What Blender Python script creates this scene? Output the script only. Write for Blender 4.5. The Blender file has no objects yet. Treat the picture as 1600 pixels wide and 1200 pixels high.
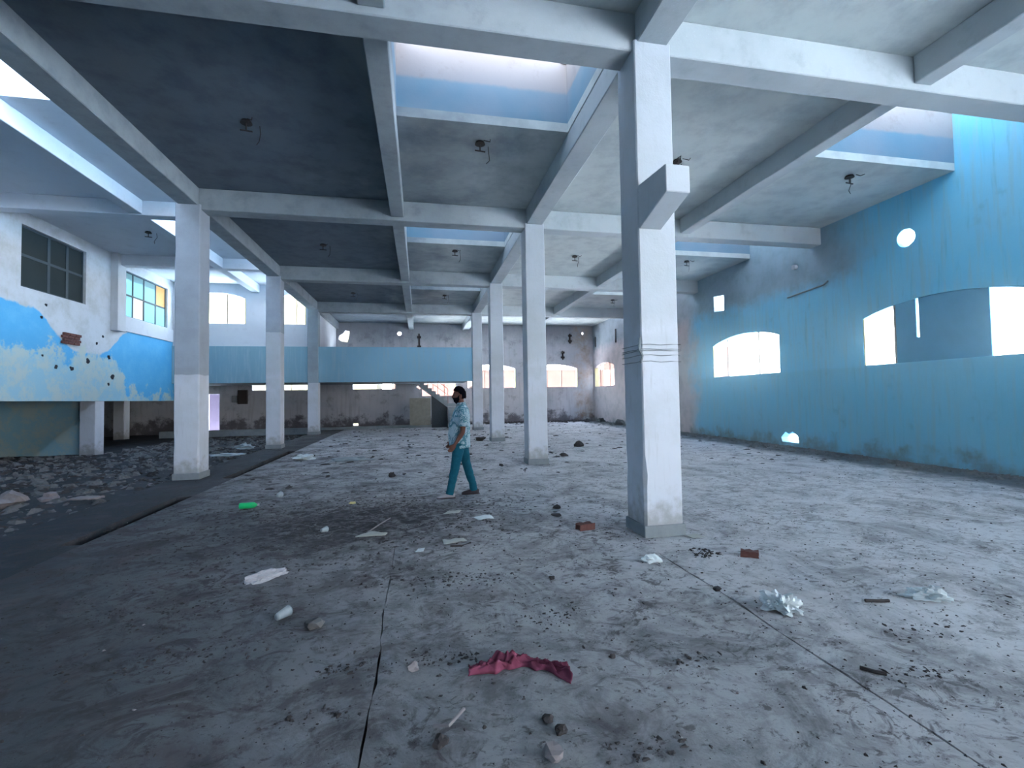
import bpy, bmesh, math, random
from mathutils import Vector, Matrix, noise
from mathutils.geometry import tessellate_polygon

random.seed(7)
S = bpy.context.scene
COL = S.collection
PI = math.pi

# ------------------------------------------------------------------ camera
YAW, PITCH, ROLL, FPX = 0.1946, 0.0317, -0.0159, 730.28
cy, sy = math.cos(YAW), math.sin(YAW)
fwd = Vector((sy*math.cos(PITCH), cy*math.cos(PITCH), math.sin(PITCH)))
r0 = Vector((cy, -sy, 0)); u0 = r0.cross(fwd)
rt = math.cos(ROLL)*r0 + math.sin(ROLL)*u0
up = -math.sin(ROLL)*r0 + math.cos(ROLL)*u0
cam = bpy.data.cameras.new('camera'); camo = bpy.data.objects.new('camera', cam); COL.objects.link(camo)
cam.sensor_width = 36; cam.lens = FPX/1600*36; cam.clip_start = 0.05; cam.clip_end = 400
M = Matrix.Identity(4)
for i in range(3):
    M[i][0] = rt[i]; M[i][1] = up[i]; M[i][2] = -fwd[i]
M[0][3], M[1][3], M[2][3] = 0, 0, 1.6
camo.matrix_world = M
S.camera = camo

# ------------------------------------------------------------------ world, light, exposure
W = bpy.data.worlds.new('sky'); S.world = W; W.use_nodes = True
nt = W.node_tree; bg = nt.nodes['Background']
tc = nt.nodes.new('ShaderNodeTexCoord'); sx = nt.nodes.new('ShaderNodeSeparateXYZ')
rp = nt.nodes.new('ShaderNodeValToRGB')
nt.links.new(tc.outputs['Generated'], sx.inputs[0]); nt.links.new(sx.outputs['Z'], rp.inputs[0])
rp.color_ramp.elements[0].position = 0.0; rp.color_ramp.elements[0].color = (1.0, 0.94, 0.86, 1)
e_ = rp.color_ramp.elements.new(0.3); e_.color = (0.42, 0.50, 0.60, 1)
rp.color_ramp.elements[-1].position = 0.85; rp.color_ramp.elements[-1].color = (0.085, 0.145, 0.27, 1)
nt.links.new(rp.outputs[0], bg.inputs[0]); bg.inputs[1].default_value = 3.2
sl = bpy.data.lights.new('sun', 'SUN'); sl.energy = 30.0; sl.angle = math.radians(0.6); sl.color = (0.86, 0.93, 1.0)
so = bpy.data.objects.new('sun', sl); COL.objects.link(so)
so.rotation_euler = Vector((-0.50, 0.03, 0.865)).to_track_quat('Z', 'Y').to_euler()   # high sun over the left side of the building
S.view_settings.view_transform = 'Standard'; S.view_settings.look = 'None'
S.view_settings.gamma = 1.0; S.view_settings.use_curve_mapping = False
S.view_settings.exposure = 3.02
S.cycles.use_denoising = True
S.cycles.max_bounces = 8; S.cycles.diffuse_bounces = 6; S.cycles.glossy_bounces = 2
S.cycles.transmission_bounces = 4; S.cycles.transparent_max_bounces = 6
S.cycles.caustics_reflective = False; S.cycles.caustics_refractive = False
S.cycles.sample_clamp_indirect = 6.0

# grid of the hall
Y0, B = 4.85, 5.665
YR = [Y0 + B*j for j in range(4)]          # rows 4.85, 10.5, 16.2, 21.8
YB = 27.5                                  # back wall
XR = 10.6                                  # right wall
XL = -10.2                                 # upper left wall
XA, XC = -4.62, 2.67                       # column rows
XBm, XD, XE = -0.46, 6.58, -6.97           # secondary beams
ZS, ZD, ZX = 6.05, 5.68, 5.60              # slab, depth beam bottom, cross beam bottom
SL = 0.0076                                # fall of the floor
def fz(y): return SL*y

def portal(loc, rot, sxx, syy):
    l = bpy.data.lights.new('daylight_opening', 'AREA'); l.shape = 'RECTANGLE'; l.size = sxx; l.size_y = syy
    l.cycles.is_portal = True
    o = bpy.data.objects.new('daylight_opening', l); COL.objects.link(o); o.location = loc; o.rotation_euler = rot

# ------------------------------------------------------------------ node helpers
class NM:
    def __init__(s, name, rough=0.85, spec=0.3):
        s.m = bpy.data.materials.new(name); s.m.use_nodes = True; s.t = s.m.node_tree
        s.b = s.t.nodes['Principled BSDF']; s.b.inputs['Roughness'].default_value = rough
        s.b.inputs['Specular IOR Level'].default_value = spec
        s.tc = s.t.nodes.new('ShaderNodeTexCoord').outputs['Object']
    def lk(s, a, b): s.t.links.new(a, b)
    def vec(s, sc):
        n = s.t.nodes.new('ShaderNodeMapping'); n.inputs['Scale'].default_value = sc; s.lk(s.tc, n.inputs[0]); return n.outputs[0]
    def noise(s, scale, detail=4, rough=0.55, stretch=None, dist=0.0):
        n = s.t.nodes.new('ShaderNodeTexNoise'); n.inputs['Scale'].default_value = scale
        n.inputs['Detail'].default_value = detail; n.inputs['Roughness'].default_value = rough
        n.inputs['Distortion'].default_value = dist
        s.lk(s.vec(stretch) if stretch else s.tc, n.inputs['Vector']); return n.outputs['Fac']
    def voro(s, scale, stretch=None):
        n = s.t.nodes.new('ShaderNodeTexVoronoi'); n.inputs['Scale'].default_value = scale
        s.lk(s.vec(stretch) if stretch else s.tc, n.inputs['Vector']); return n.outputs['Distance']
    def ramp(s, f, a, b, lo=0.0, hi=1.0):
        n = s.t.nodes.new('ShaderNodeMapRange'); n.interpolation_type = 'SMOOTHSTEP'
        n.inputs[1].default_value = a; n.inputs[2].default_value = b; n.inputs[3].default_value = lo; n.inputs[4].default_value = hi
        s.lk(f, n.inputs[0]); return n.outputs[0]
    def math(s, op, a, b=None, c=None):
        n = s.t.nodes.new('ShaderNodeMath'); n.operation = op
        for i, v in enumerate((a, b, c)):
            if v is None: continue
            if isinstance(v, (int, float)): n.inputs[i].default_value = v
            else: s.lk(v, n.inputs[i])
        return n.outputs[0]
    def xyz(s):
        n = s.t.nodes.new('ShaderNodeSeparateXYZ'); s.lk(s.tc, n.inputs[0]); return n.outputs
    def mix(s, f, a, b):
        n = s.t.nodes.new('ShaderNodeMix'); n.data_type = 'RGBA'
        if isinstance(f, (int, float)): n.inputs[0].default_value = f
        else: s.lk(f, n.inputs[0])
        for i, v in ((6, a), (7, b)):
            if isinstance(v, tuple): n.inputs[i].default_value = (*v[:3], 1)
            else: s.lk(v, n.inputs[i])
        return n.outputs[2]
    def col(s, c):
        if isinstance(c, tuple): s.b.inputs['Base Color'].default_value = (*c[:3], 1)
        else: s.lk(c, s.b.inputs['Base Color'])
    def bump(s, h, strength=0.3, dist=0.02):
        n = s.t.nodes.new('ShaderNodeBump'); n.inputs['Strength'].default_value = strength; n.inputs['Distance'].default_value = dist
        s.lk(h, n.inputs['Height']); s.lk(n.outputs[0], s.b.inputs['Normal'])

def plain(name, c, rough=0.7, var=0.15, scale=12, metal=0.0, bump=0.0):
    n = NM(name, rough)
    f = n.noise(scale, 3)
    n.col(n.mix(f, tuple(x*(1-var) for x in c), tuple(min(1, x*(1+var)) for x in c)))
    n.b.inputs['Metallic'].default_value = metal
    if bump: n.bump(f, bump, 0.01)
    return n.m

# concrete of beams and slabs
def concrete(name, c, dark, amount=0.5, rough=0.85, soot_shade=False):
    n = NM(name, rough)
    a = n.noise(0.55, 5, 0.6); b = n.noise(3.0, 6, 0.65); s = n.noise(1.2, 4, 0.6, (4, 1, 1)); d = n.noise(38, 2, 0.6)
    k = n.mix(n.ramp(a, 0.42, 0.68, 0, amount), c, dark)
    k = n.mix(n.ramp(b, 0.52, 0.75, 0, amount*0.6), k, tuple(x*0.72 for x in dark))
    k = n.mix(n.ramp(d, 0.62, 0.8, 0, 0.25), k, tuple(min(1, x*1.3) for x in c))
    if soot_shade:
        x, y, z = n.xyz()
        sf = n.ramp(n.math('ADD', x, n.math('MULTIPLY', n.noise(0.35, 5, 0.6, dist=0.5), 7.0)), 1.5, 8.0, 0.72, 0.0)  # soot thickening to the left, partly painted shade for the dim side
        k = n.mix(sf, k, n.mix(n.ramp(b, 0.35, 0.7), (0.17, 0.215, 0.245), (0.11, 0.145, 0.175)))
    n.col(k); n.bump(n.math('ADD', n.math('MULTIPLY', b, 0.7), n.math('MULTIPLY', d, 0.3)), 0.35, 0.015)
    return n.m

M_beam = concrete('beam_concrete', (0.52, 0.57, 0.59), (0.40, 0.45, 0.47), 0.6, soot_shade=True)
def m_slab():
    n = NM('soot_shaded_slab_concrete', 0.85)
    x, y, z = n.xyz()
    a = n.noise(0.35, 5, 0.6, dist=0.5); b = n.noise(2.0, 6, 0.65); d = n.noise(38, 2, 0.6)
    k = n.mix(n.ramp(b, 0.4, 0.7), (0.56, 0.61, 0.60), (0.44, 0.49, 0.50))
    soot_shade = n.ramp(n.math('ADD', x, n.math('MULTIPLY', a, 7.0)), 1.5, 7.0, 0.9, 0.0)  # sooty stain toward the left, partly shade put into the slab colour
    k = n.mix(soot_shade, k, n.mix(n.ramp(b, 0.4, 0.7), (0.075, 0.11, 0.15), (0.048, 0.075, 0.115)))
    n.col(k); n.bump(n.math('ADD', n.math('MULTIPLY', b, 0.7), n.math('MULTIPLY', d, 0.3)), 0.3, 0.012)
    return n.m
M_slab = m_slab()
M_white = concrete('white_washed_concrete', (0.55, 0.60, 0.66), (0.45, 0.50, 0.56), 0.5)
M_plinth = plain('cement_skirting', (0.22, 0.25, 0.27), 0.9, 0.25, 9, bump=0.4)
M_dark = plain('black_void', (0.02, 0.025, 0.035), 0.9, 0.2)

def m_column(line=None, upper=(0.30, 0.35, 0.41)):
    n = NM('column_plaster', 0.8)
    x, y, z = n.xyz()
    a = n.noise(1.6, 5, 0.6); b = n.noise(6, 6, 0.65); st = n.noise(3.5, 4, 0.6, (6, 6, 0.7)); f = n.noise(45, 2)
    k = n.mix(n.ramp(a, 0.38, 0.7, 0, 0.6), (0.58, 0.62, 0.69), (0.46, 0.50, 0.53))
    k = n.mix(n.ramp(st, 0.56, 0.76, 0, 0.28), k, (0.33, 0.35, 0.36))
    # whitewashed dado, the shade above it bare grey
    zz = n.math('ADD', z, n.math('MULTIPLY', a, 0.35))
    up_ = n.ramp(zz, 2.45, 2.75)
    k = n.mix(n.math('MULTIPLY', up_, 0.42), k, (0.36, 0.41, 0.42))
    if line is not None:
        k = n.mix(n.math('MULTIPLY', n.ramp(n.math('ADD', z, n.math('MULTIPLY', b, 0.05)), line, line+0.03), 0.8), k, n.mix(n.ramp(a, 0.35, 0.7), upper, tuple(q*0.8 for q in upper)))
    # rising damp and dirt at the foot
    low = n.math('SUBTRACT', n.math('ADD', n.math('MULTIPLY', b, 1.1), 0.1), z)
    k = n.mix(n.ramp(low, 0.12, 0.6, 0, 0.65), k, (0.24, 0.24, 0.23))
    sp = n.ramp(n.noise(9, 6, 0.75), 0.66, 0.72)
    k = n.mix(n.math('MULTIPLY', sp, 0.5), k, (0.22, 0.23, 0.24))
    n.col(k); n.bump(n.math('ADD', b, n.math('MULTIPLY', f, 0.25)), 0.4, 0.012)
    return n.m
M_col = m_column()

def m_rightwall():
    n = NM('sky_blue_painted_plaster', 0.75)
    x, y, z = n.xyz()
    a = n.noise(0.45, 5, 0.6); b = n.noise(2.2, 6, 0.65); st = n.noise(2.0, 5, 0.6, (1, 5, 0.35)); f = n.noise(40, 2)
    blue = n.mix(n.ramp(a, 0.35, 0.68), (0.19, 0.62, 0.88), (0.26, 0.63, 0.84))
    blue = n.mix(n.ramp(st, 0.45, 0.7, 0, 0.5), blue, (0.33, 0.53, 0.62))
    blue = n.mix(n.ramp(n.noise(3.0, 6, 0.7, (1, 3, 0.25)), 0.55, 0.72, 0, 0.45), blue, (0.13, 0.38, 0.52))
    blue = n.mix(n.ramp(z, 2.2, 2.3, 0.30, 0.0), blue, (0.18, 0.46, 0.58))
    blue = n.mix(n.ramp(b, 0.58, 0.78, 0, 0.4), blue, (0.12, 0.27, 0.36))
    # beyond the middle bay the paint gives way to pinkish lime plaster
    pink = n.mix(n.ramp(b, 0.4, 0.7), (0.58, 0.54, 0.56), (0.44, 0.43, 0.45))
    yy = n.math('ADD', y, n.math('MULTIPLY', a, 4.0))
    k = n.mix(n.ramp(yy, 18.0, 19.5), blue, pink)
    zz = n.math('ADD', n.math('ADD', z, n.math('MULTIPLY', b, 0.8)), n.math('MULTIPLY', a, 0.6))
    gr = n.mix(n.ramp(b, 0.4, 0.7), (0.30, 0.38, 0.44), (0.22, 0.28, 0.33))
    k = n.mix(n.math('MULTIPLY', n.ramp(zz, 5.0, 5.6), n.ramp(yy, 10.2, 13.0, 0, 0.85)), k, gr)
    # grime along the foot of the wall
    lo = n.math('SUBTRACT', n.math('MULTIPLY', b, 1.7), z)
    k = n.mix(n.ramp(lo, 0.35, 0.95, 0, 0.75), k, (0.17, 0.19, 0.21))
    n.col(k); n.bump(n.math('ADD', b, n.math('MULTIPLY', f, 0.2)), 0.35, 0.02)
    return n.m
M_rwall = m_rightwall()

def m_backwall():
    n = NM('stained_back_plaster', 0.85)
    x, y, z = n.xyz()
    a = n.noise(0.5, 5, 0.6, dist=0.4); b = n.noise(1.9, 6, 0.7); st = n.noise(1.3, 5, 0.6, (5, 1, 0.4))
    k = n.mix(n.ramp(a, 0.35, 0.65), (0.44, 0.46, 0.50), (0.56, 0.55, 0.58))
    k = n.mix(n.ramp(st, 0.5, 0.72, 0, 0.5), k, (0.32, 0.31, 0.33))
    k = n.mix(n.ramp(b, 0.52, 0.66, 0, 0.55), k, (0.24, 0.24, 0.26))
    # darker bands below the ceiling and above the floor
    top = n.math('ADD', z, n.math('MULTIPLY', b, 1.6))
    k = n.mix(n.ramp(top, 5.2, 6.6, 0, 0.7), k, (0.20, 0.22, 0.25))
    lo = n.math('SUBTRACT', n.math('MULTIPLY', b, 2.8), z)
    k = n.mix(n.ramp(lo, 0.5, 1.1, 0, 0.85), k, (0.10, 0.095, 0.11))
    # ochre rust run under the corner
    rx = n.ramp(n.math('ABSOLUTE', n.math('SUBTRACT', x, 9.9)), 0.15, 0.9, 1, 0)
    k = n.mix(n.math('MULTIPLY', n.math('MULTIPLY', rx, n.ramp(b, 0.35, 0.6)), 0.5), k, (0.42, 0.27, 0.15))
    n.col(k); n.bump(b, 0.4, 0.02); return n.m
M_bwall = m_backwall()

def m_leftwall():
    n = NM('peeling_blue_paint_on_lime', 0.8)
    x, y, z = n.xyz()
    a = n.noise(0.42, 4, 0.5); b = n.noise(1.7, 6, 0.7); st = n.noise(2.4, 5, 0.6, (1, 4, 0.5))
    white = n.mix(n.ramp(b, 0.4, 0.7), (0.52, 0.58, 0.64), (0.42, 0.47, 0.50))
    white = n.mix(n.ramp(st, 0.58, 0.75, 0, 0.4), white, (0.40, 0.43, 0.40))
    blue = n.mix(n.ramp(b, 0.4, 0.7), (0.085, 0.40, 0.72), (0.12, 0.45, 0.74))
    pale = n.mix(n.ramp(b, 0.42, 0.62), (0.30, 0.52, 0.62), (0.46, 0.55, 0.52))
    # upper edge of the blue dips in the middle bay, where the plaster fell
    dip = n.ramp(n.math('ABSOLUTE', n.math('SUBTRACT', y, 16.9)), 0.5, 2.3, 1, 0)
    edge = n.math('SUBTRACT', 4.28, n.math('MULTIPLY', dip, 1.05))
    e2 = n.math('SUBTRACT', n.math('ADD', z, n.math('MULTIPLY', n.math('SUBTRACT', b, 0.5), 0.35)), edge)
    k = n.mix(n.ramp(e2, -0.03, 0.05), blue, white)
    # patches of worn pale paint lower down
    lowm = n.math('ADD', n.math('SUBTRACT', 3.35, z), n.math('MULTIPLY', n.math('SUBTRACT', b, 0.5), 3.0))
    far = n.ramp(y, 18.3, 19.0, 1.0, 0.0)
    lowm2 = n.math('ADD', lowm, n.math('MULTIPLY', n.math('SUBTRACT', far, 1.0), 1.2))
    k = n.mix(n.math('MULTIPLY', n.ramp(lowm2, 0.0, 0.35), 0.9), k, pale)
    n.col(k); n.bump(b, 0.5, 0.02); return n.m
M_lwall = m_leftwall()

def m_fascia():
    n = NM('pale_blue_parapet_paint', 0.75)
    x, y, z = n.xyz()
    a = n.noise(0.5, 5, 0.6); st = n.noise(2.0, 5, 0.65, (4, 1, 0.35)); b = n.noise(4, 6, 0.7)
    k = n.mix(n.ramp(n.math('ADD', x, n.math('MULTIPLY', a, 6)), -4, 3), (0.20, 0.36, 0.45), (0.25, 0.49, 0.66))
    k = n.mix(n.ramp(st, 0.45, 0.75, 0, 0.5), k, (0.34, 0.47, 0.54))
    k = n.mix(n.ramp(b, 0.6, 0.8, 0, 0.4), k, (0.14, 0.27, 0.34))
    n.col(k); n.bump(b, 0.3, 0.01); return n.m
M_fascia = m_fascia()

def m_shaft():
    n = NM('skylight_upstand_limewash', 0.8)
    x, y, z = n.xyz()
    b = n.noise(2.5, 6, 0.7); a = n.noise(0.8, 3)
    up_ = n.mix(n.ramp(b, 0.5, 0.75, 0, 0.7), (0.33, 0.32, 0.34), (0.25, 0.23, 0.225))
    lo_ = n.mix(n.ramp(a, 0.35, 0.7), (0.21, 0.29, 0.37), (0.14, 0.27, 0.37))
    zz = n.math('ADD', z, n.math('MULTIPLY', b, 0.12))
    n.col(n.mix(n.ramp(zz, 6.72, 6.80), lo_, up_)); n.bump(b, 0.4, 0.015); return n.m
M_shaft = m_shaft()

def m_floor(name, c1, c2, dirt, amount):
    n = NM(name, 0.95, 0.06)
    x, y, z = n.xyz()
    a = n.noise(0.28, 5, 0.6, dist=0.6); b = n.noise(1.5, 7, 0.7, dist=0.3); d = n.noise(7, 6, 0.75); e = n.noise(30, 4, 0.7)
    st = n.noise(2.2, 6, 0.72, (0.85, 1.0, 1), 0.8)
    k = n.mix(n.ramp(a, 0.35, 0.65), c1, c2)
    # trodden dirt: thick on the left and in the middle, thin on the right
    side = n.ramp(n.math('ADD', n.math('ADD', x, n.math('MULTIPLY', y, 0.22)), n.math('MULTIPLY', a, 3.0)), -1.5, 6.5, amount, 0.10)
    k = n.mix(n.ramp(n.math('ADD', n.math('ADD', x, n.math('MULTIPLY', y, 0.45)), n.math('MULTIPLY', a, 3.0)), -1.5, 7.8, 1.0, 0.0), k, (0.036, 0.047, 0.057))  # base darkened toward the near left: dirt plus dim light put into colour
    m1 = n.ramp(b, 0.48, 0.66)
    m2 = n.ramp(st, 0.50, 0.62)
    k = n.mix(n.math('MULTIPLY', m1, side), k, dirt)
    k = n.mix(n.math('MULTIPLY', m2, n.math('MULTIPLY', side, 0.85)), k, tuple(q*0.7 for q in dirt))
    fl = n.noise(4.6, 7, 0.75, (1.0, 1.1, 1), 1.2)
    k = n.mix(n.math('MULTIPLY', n.ramp(fl, 0.50, 0.62, 0, 0.8), n.math('MULTIPLY', n.ramp(n.noise(0.8, 3), 0.4, 0.6, 0.25, 1.0), n.ramp(x, 1.0, 5.0, 1.0, 0.55))), k, tuple(q*0.62 for q in dirt))
    fs = n.noise(12, 5, 0.7, (1.0, 1.5, 1), 0.6)
    k = n.mix(n.ramp(fs, 0.56, 0.66, 0, 0.7), k, tuple(q*0.6 for q in dirt))
    # dark heap stain in the middle of the hall
    dx = n.math('MULTIPLY', n.math('SUBTRACT', x, -0.7), 0.55); dy = n.math('MULTIPLY', n.math('SUBTRACT', y, 6.4), 0.75)
    r = n.math('SQRT', n.math('ADD', n.math('MULTIPLY', dx, dx), n.math('MULTIPLY', dy, dy)))
    k = n.mix(n.math('MULTIPLY', n.ramp(n.math('ADD', r, n.math('MULTIPLY', d, 0.9)), 0.75, 1.85, 1, 0), n.ramp(fl, 0.38, 0.58, 0.45, 0.95)), k, (0.035, 0.034, 0.040))
    k = n.mix(n.ramp(d, 0.60, 0.68, 0, 0.65), k, tuple(q*0.55 for q in dirt))
    k = n.mix(n.ramp(e, 0.62, 0.72, 0, 0.35), k, (0.10, 0.10, 0.11))
    # darker margin along the right wall
    k = n.mix(n.ramp(n.math('ADD', x, n.math('MULTIPLY', b, 1.8)), 9.7, 10.7, 0, 0.88), k, (0.085, 0.10, 0.115))
    mo = n.noise(1.3, 8, 0.78, (1.0, 1.0, 1), 0.9)
    k = n.mix(n.ramp(mo, 0.35, 0.56, 0.5, 0.0), k, (0.05, 0.055, 0.06))
    n.col(k)
    h = n.math('ADD', n.math('MULTIPLY', b, 0.8), n.math('ADD', n.math('MULTIPLY', d, 0.5), n.math('MULTIPLY', e, 0.15)))
    n.bump(h, 0.55, 0.03); return n.m
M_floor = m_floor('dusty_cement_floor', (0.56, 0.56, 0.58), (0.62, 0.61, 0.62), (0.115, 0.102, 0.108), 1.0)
M_floorl = m_floor('rubble_strewn_earth_floor', (0.13, 0.135, 0.14), (0.17, 0.165, 0.165), (0.095, 0.09, 0.098), 0.75)

M_frame = plain('dark_painted_window_steel', (0.035, 0.06, 0.08), 0.6)
M_mull = plain('window_bar_paint', (0.20, 0.16, 0.13), 0.7)
M_brick = plain('red_brick', (0.12, 0.055, 0.05), 0.9, 0.35, 20, bump=0.5)
M_iron = plain('rusty_iron', (0.035, 0.03, 0.03), 0.7, 0.4, 30)
M_rust = plain('red_oxide_rail', (0.30, 0.10, 0.06), 0.7, 0.3, 30)
M_wood = plain('weathered_board', (0.30, 0.29, 0.25), 0.85, 0.3, 6, bump=0.3)
M_pink = plain('pink_house_wall', (0.14, 0.068, 0.052), 0.9, 0.12, 2)
M_cream = plain('cream_house_wall', (0.17, 0.15, 0.085), 0.9, 0.1, 2)
M_ground = plain('pale_yard_earth', (0.54, 0.55, 0.57), 0.95, 0.2, 1.5)

def glass(name, c, rough, alpha_like):
    n = NM(name, rough, 0.5)
    n.col(n.mix(n.noise(1.5, 4), c, tuple(x*0.75 for x in c)))
    n.b.inputs['Transmission Weight'].default_value = alpha_like
    return n.m
M_gdark = glass('grimy_dark_glass', (0.035, 0.05, 0.055), 0.9, 0.0)
M_gdark.node_tree.nodes['Principled BSDF'].inputs['Specular IOR Level'].default_value = 0.1
def m_frost():
    n = NM('frosted_pale_glass', 0.6, 0.4)
    tr = n.t.nodes.new('ShaderNodeBsdfTranslucent'); tr.inputs[0].default_value = (0.10, 0.16, 0.17, 1)
    ms = n.t.nodes.new('ShaderNodeMixShader'); ms.inputs[0].default_value = 0.8
    n.col((0.6, 0.75, 0.78)); out = n.t.nodes['Material Output']
    n.lk(n.b.outputs[0], ms.inputs[1]); n.lk(tr.outputs[0], ms.inputs[2]); n.lk(ms.outputs[0], out.inputs[0]); return n.m
M_frost = m_frost()

# ------------------------------------------------------------------ mesh helpers
def tag(o, label=None, cat=None, group=None, kind=None):
    if label: o['label'] = label
    if cat: o['category'] = cat
    if group: o['group'] = group
    if kind: o['kind'] = kind
    return o
def link(name, me, mat=None, parent=None, smooth=False):
    o = bpy.data.objects.new(name, me); COL.objects.link(o)
    if mat: me.materials.append(mat)
    if parent is not None:
        o.parent = parent
    if smooth:
        for p in me.polygons: p.use_smooth = True
    return o
def mk(name, bm, mat, parent=None, smooth=False):
    bmesh.ops.recalc_face_normals(bm, faces=bm.faces)
    me = bpy.data.meshes.new(name); bm.to_mesh(me); bm.free()
    return link(name, me, mat, parent, smooth)
def empty(name, loc=(0, 0, 0), rz=0.0, **k):
    o = bpy.data.objects.new(name, None); COL.objects.link(o); o.location = loc; o.rotation_euler = (0, 0, rz)
    o.empty_display_size = 0.1
    return tag(o, **k)
def addbox(bm, x0, x1, y0, y1, z0, z1, bev=0.0):
    vs = [bm.verts.new(p) for p in ((x0,y0,z0),(x1,y0,z0),(x1,y1,z0),(x0,y1,z0),(x0,y0,z1),(x1,y0,z1),(x1,y1,z1),(x0,y1,z1))]
    fs = [bm.faces.new([vs[i] for i in f]) for f in ((0,3,2,1),(4,5,6,7),(0,1,5,4),(1,2,6,5),(2,3,7,6),(3,0,4,7))]
    if bev:
        es = list({e for f in fs for e in f.edges})
        bmesh.ops.bevel(bm, geom=es, offset=bev, segments=1, affect='EDGES', profile=0.5)
def box(name, x0, x1, y0, y1, z0, z1, mat, parent=None, bev=0.0):
    bm = bmesh.new(); addbox(bm, x0, x1, y0, y1, z0, z1, bev); return mk(name, bm, mat, parent)
def struct(o): o['kind'] = 'structure'; return o
def rect(a, b, c, d): return [(a, c), (b, c), (b, d), (a, d)]
def arch(a, b, z0, zs, zt, n=10):
    pts = [(a, z0), (b, z0), (b, zs)]
    for i in range(1, n):
        t = i/n; pts.append((b+(a-b)*t, zs+(zt-zs)*math.sin(PI*t)**0.8))
    pts.append((a, zs)); return pts
def circ(cx, cz, r, n=16, jag=0.0):
    return [(cx+(r*(1+jag*random.uniform(-1, 1)))*math.cos(2*PI*i/n), cz+(r*(1+jag*random.uniform(-1, 1)))*math.sin(2*PI*i/n)) for i in range(n)]
def plate(name, axis, c0, c1, outer, holes, mat, parent=None):
    """a wall or slab: 2-D outline with holes, given a thickness along axis"""
    loops = [outer] + holes
    flat = [p for l in loops for p in l]
    tris = tessellate_polygon([[Vector((p[0], p[1], 0)) for p in l] for l in loops])
    def P(p, c):
        if axis == 'x': return (c, p[0], p[1])
        if axis == 'y': return (p[0], c, p[1])
        return (p[0], p[1], c)
    bm = bmesh.new()
    A = [bm.verts.new(P(p, c0)) for p in flat]; Bv = [bm.verts.new(P(p, c1)) for p in flat]
    for t in tris:
        try:
            bm.faces.new([A[i] for i in t]); bm.faces.new([Bv[i] for i in reversed(t)])
        except ValueError: pass
    k = 0
    for l in loops:
        n = len(l)
        for i in range(n):
            a, b = k+i, k+(i+1) % n
            bm.faces.new([A[a], A[b], Bv[b], Bv[a]])
        k += n
    return mk(name, bm, mat, parent)
def gridslab(name, outer, holes, z0, z1, mat, parent=None):
    """horizontal slab from x0,x1,y0,y1 with rectangular openings (x0,x1,y0,y1)"""
    xs = sorted({round(v, 4) for r in [outer]+holes for v in r[:2]}); ys = sorted({round(v, 4) for r in [outer]+holes for v in r[2:]})
    xs = [v for v in xs if outer[0] <= v <= outer[1]]; ys = [v for v in ys if outer[2] <= v <= outer[3]]
    def solid(i, j):
        if not (0 <= i < len(xs)-1 and 0 <= j < len(ys)-1): return False
        cx, cy_ = (xs[i]+xs[i+1])/2, (ys[j]+ys[j+1])/2
        return not any(a < cx < b and c < cy_ < d for a, b, c, d in holes)
    bm = bmesh.new(); V = {}
    def v(i, j, k):
        if (i, j, k) not in V: V[(i, j, k)] = bm.verts.new((xs[i], ys[j], (z0, z1)[k]))
        return V[(i, j, k)]
    for i in range(len(xs)-1):
        for j in range(len(ys)-1):
            if not solid(i, j): continue
            bm.faces.new([v(i,j,0), v(i,j+1,0), v(i+1,j+1,0), v(i+1,j,0)]); bm.faces.new([v(i,j,1), v(i+1,j,1), v(i+1,j+1,1), v(i,j+1,1)])
            for di, dj, p, q in ((-1,0,(i,j),(i,j+1)), (1,0,(i+1,j+1),(i+1,j)), (0,-1,(i+1,j),(i,j)), (0,1,(i,j+1),(i+1,j+1))):
                if not solid(i+di, j+dj): bm.faces.new([v(*p,0), v(*p,1), v(*q,1), v(*q,0)])
    return mk(name, bm, mat, parent)
def frames(ax, n0=Vector((1, 0, 0))):
    t = ax.normalized(); a = n0 - t*n0.dot(t)
    if a.length < 0.2: a = Vector((0, 1, 0)) - t*t.y
    a.normalize(); return a, t.cross(a)
def loft(bm, pts, n=16, ref=Vector((1, 0, 0)), cap=True):
    """pts: (Vector centre, radius along ref, radius across)"""
    rings = []
    for i, (c, ra, rb) in enumerate(pts):
        p = Vector(pts[max(0, i-1)][0]); q = Vector(pts[min(len(pts)-1, i+1)][0])
        a, b = frames(q-p, ref)
        rings.append([bm.verts.new(Vector(c)+a*(ra*math.cos(2*PI*k/n))+b*(rb*math.sin(2*PI*k/n))) for k in range(n)])
    for r1, r2 in zip(rings, rings[1:]):
        for k in range(n): bm.faces.new([r1[k], r1[(k+1) % n], r2[(k+1) % n], r2[k]])
    if cap:
        bm.faces.new(list(reversed(rings[0]))); bm.faces.new(rings[-1])
    return rings
def tube(bm, pts, r, n=6):
    loft(bm, [(Vector(p), r, r) for p in pts], n)
def rock(bm, c, s, sub=1, rough=0.35, seed=0):
    r = bmesh.ops.create_icosphere(bm, subdivisions=sub, radius=1.0)
    for v in r['verts']:
        d = 1 + rough*noise.noise(v.co*1.3 + Vector((seed*3.7, seed*1.3, seed)))
        v.co = Vector((v.co.x*s[0]*d, v.co.y*s[1]*d, v.co.z*s[2]*d)) + Vector(c)

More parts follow.
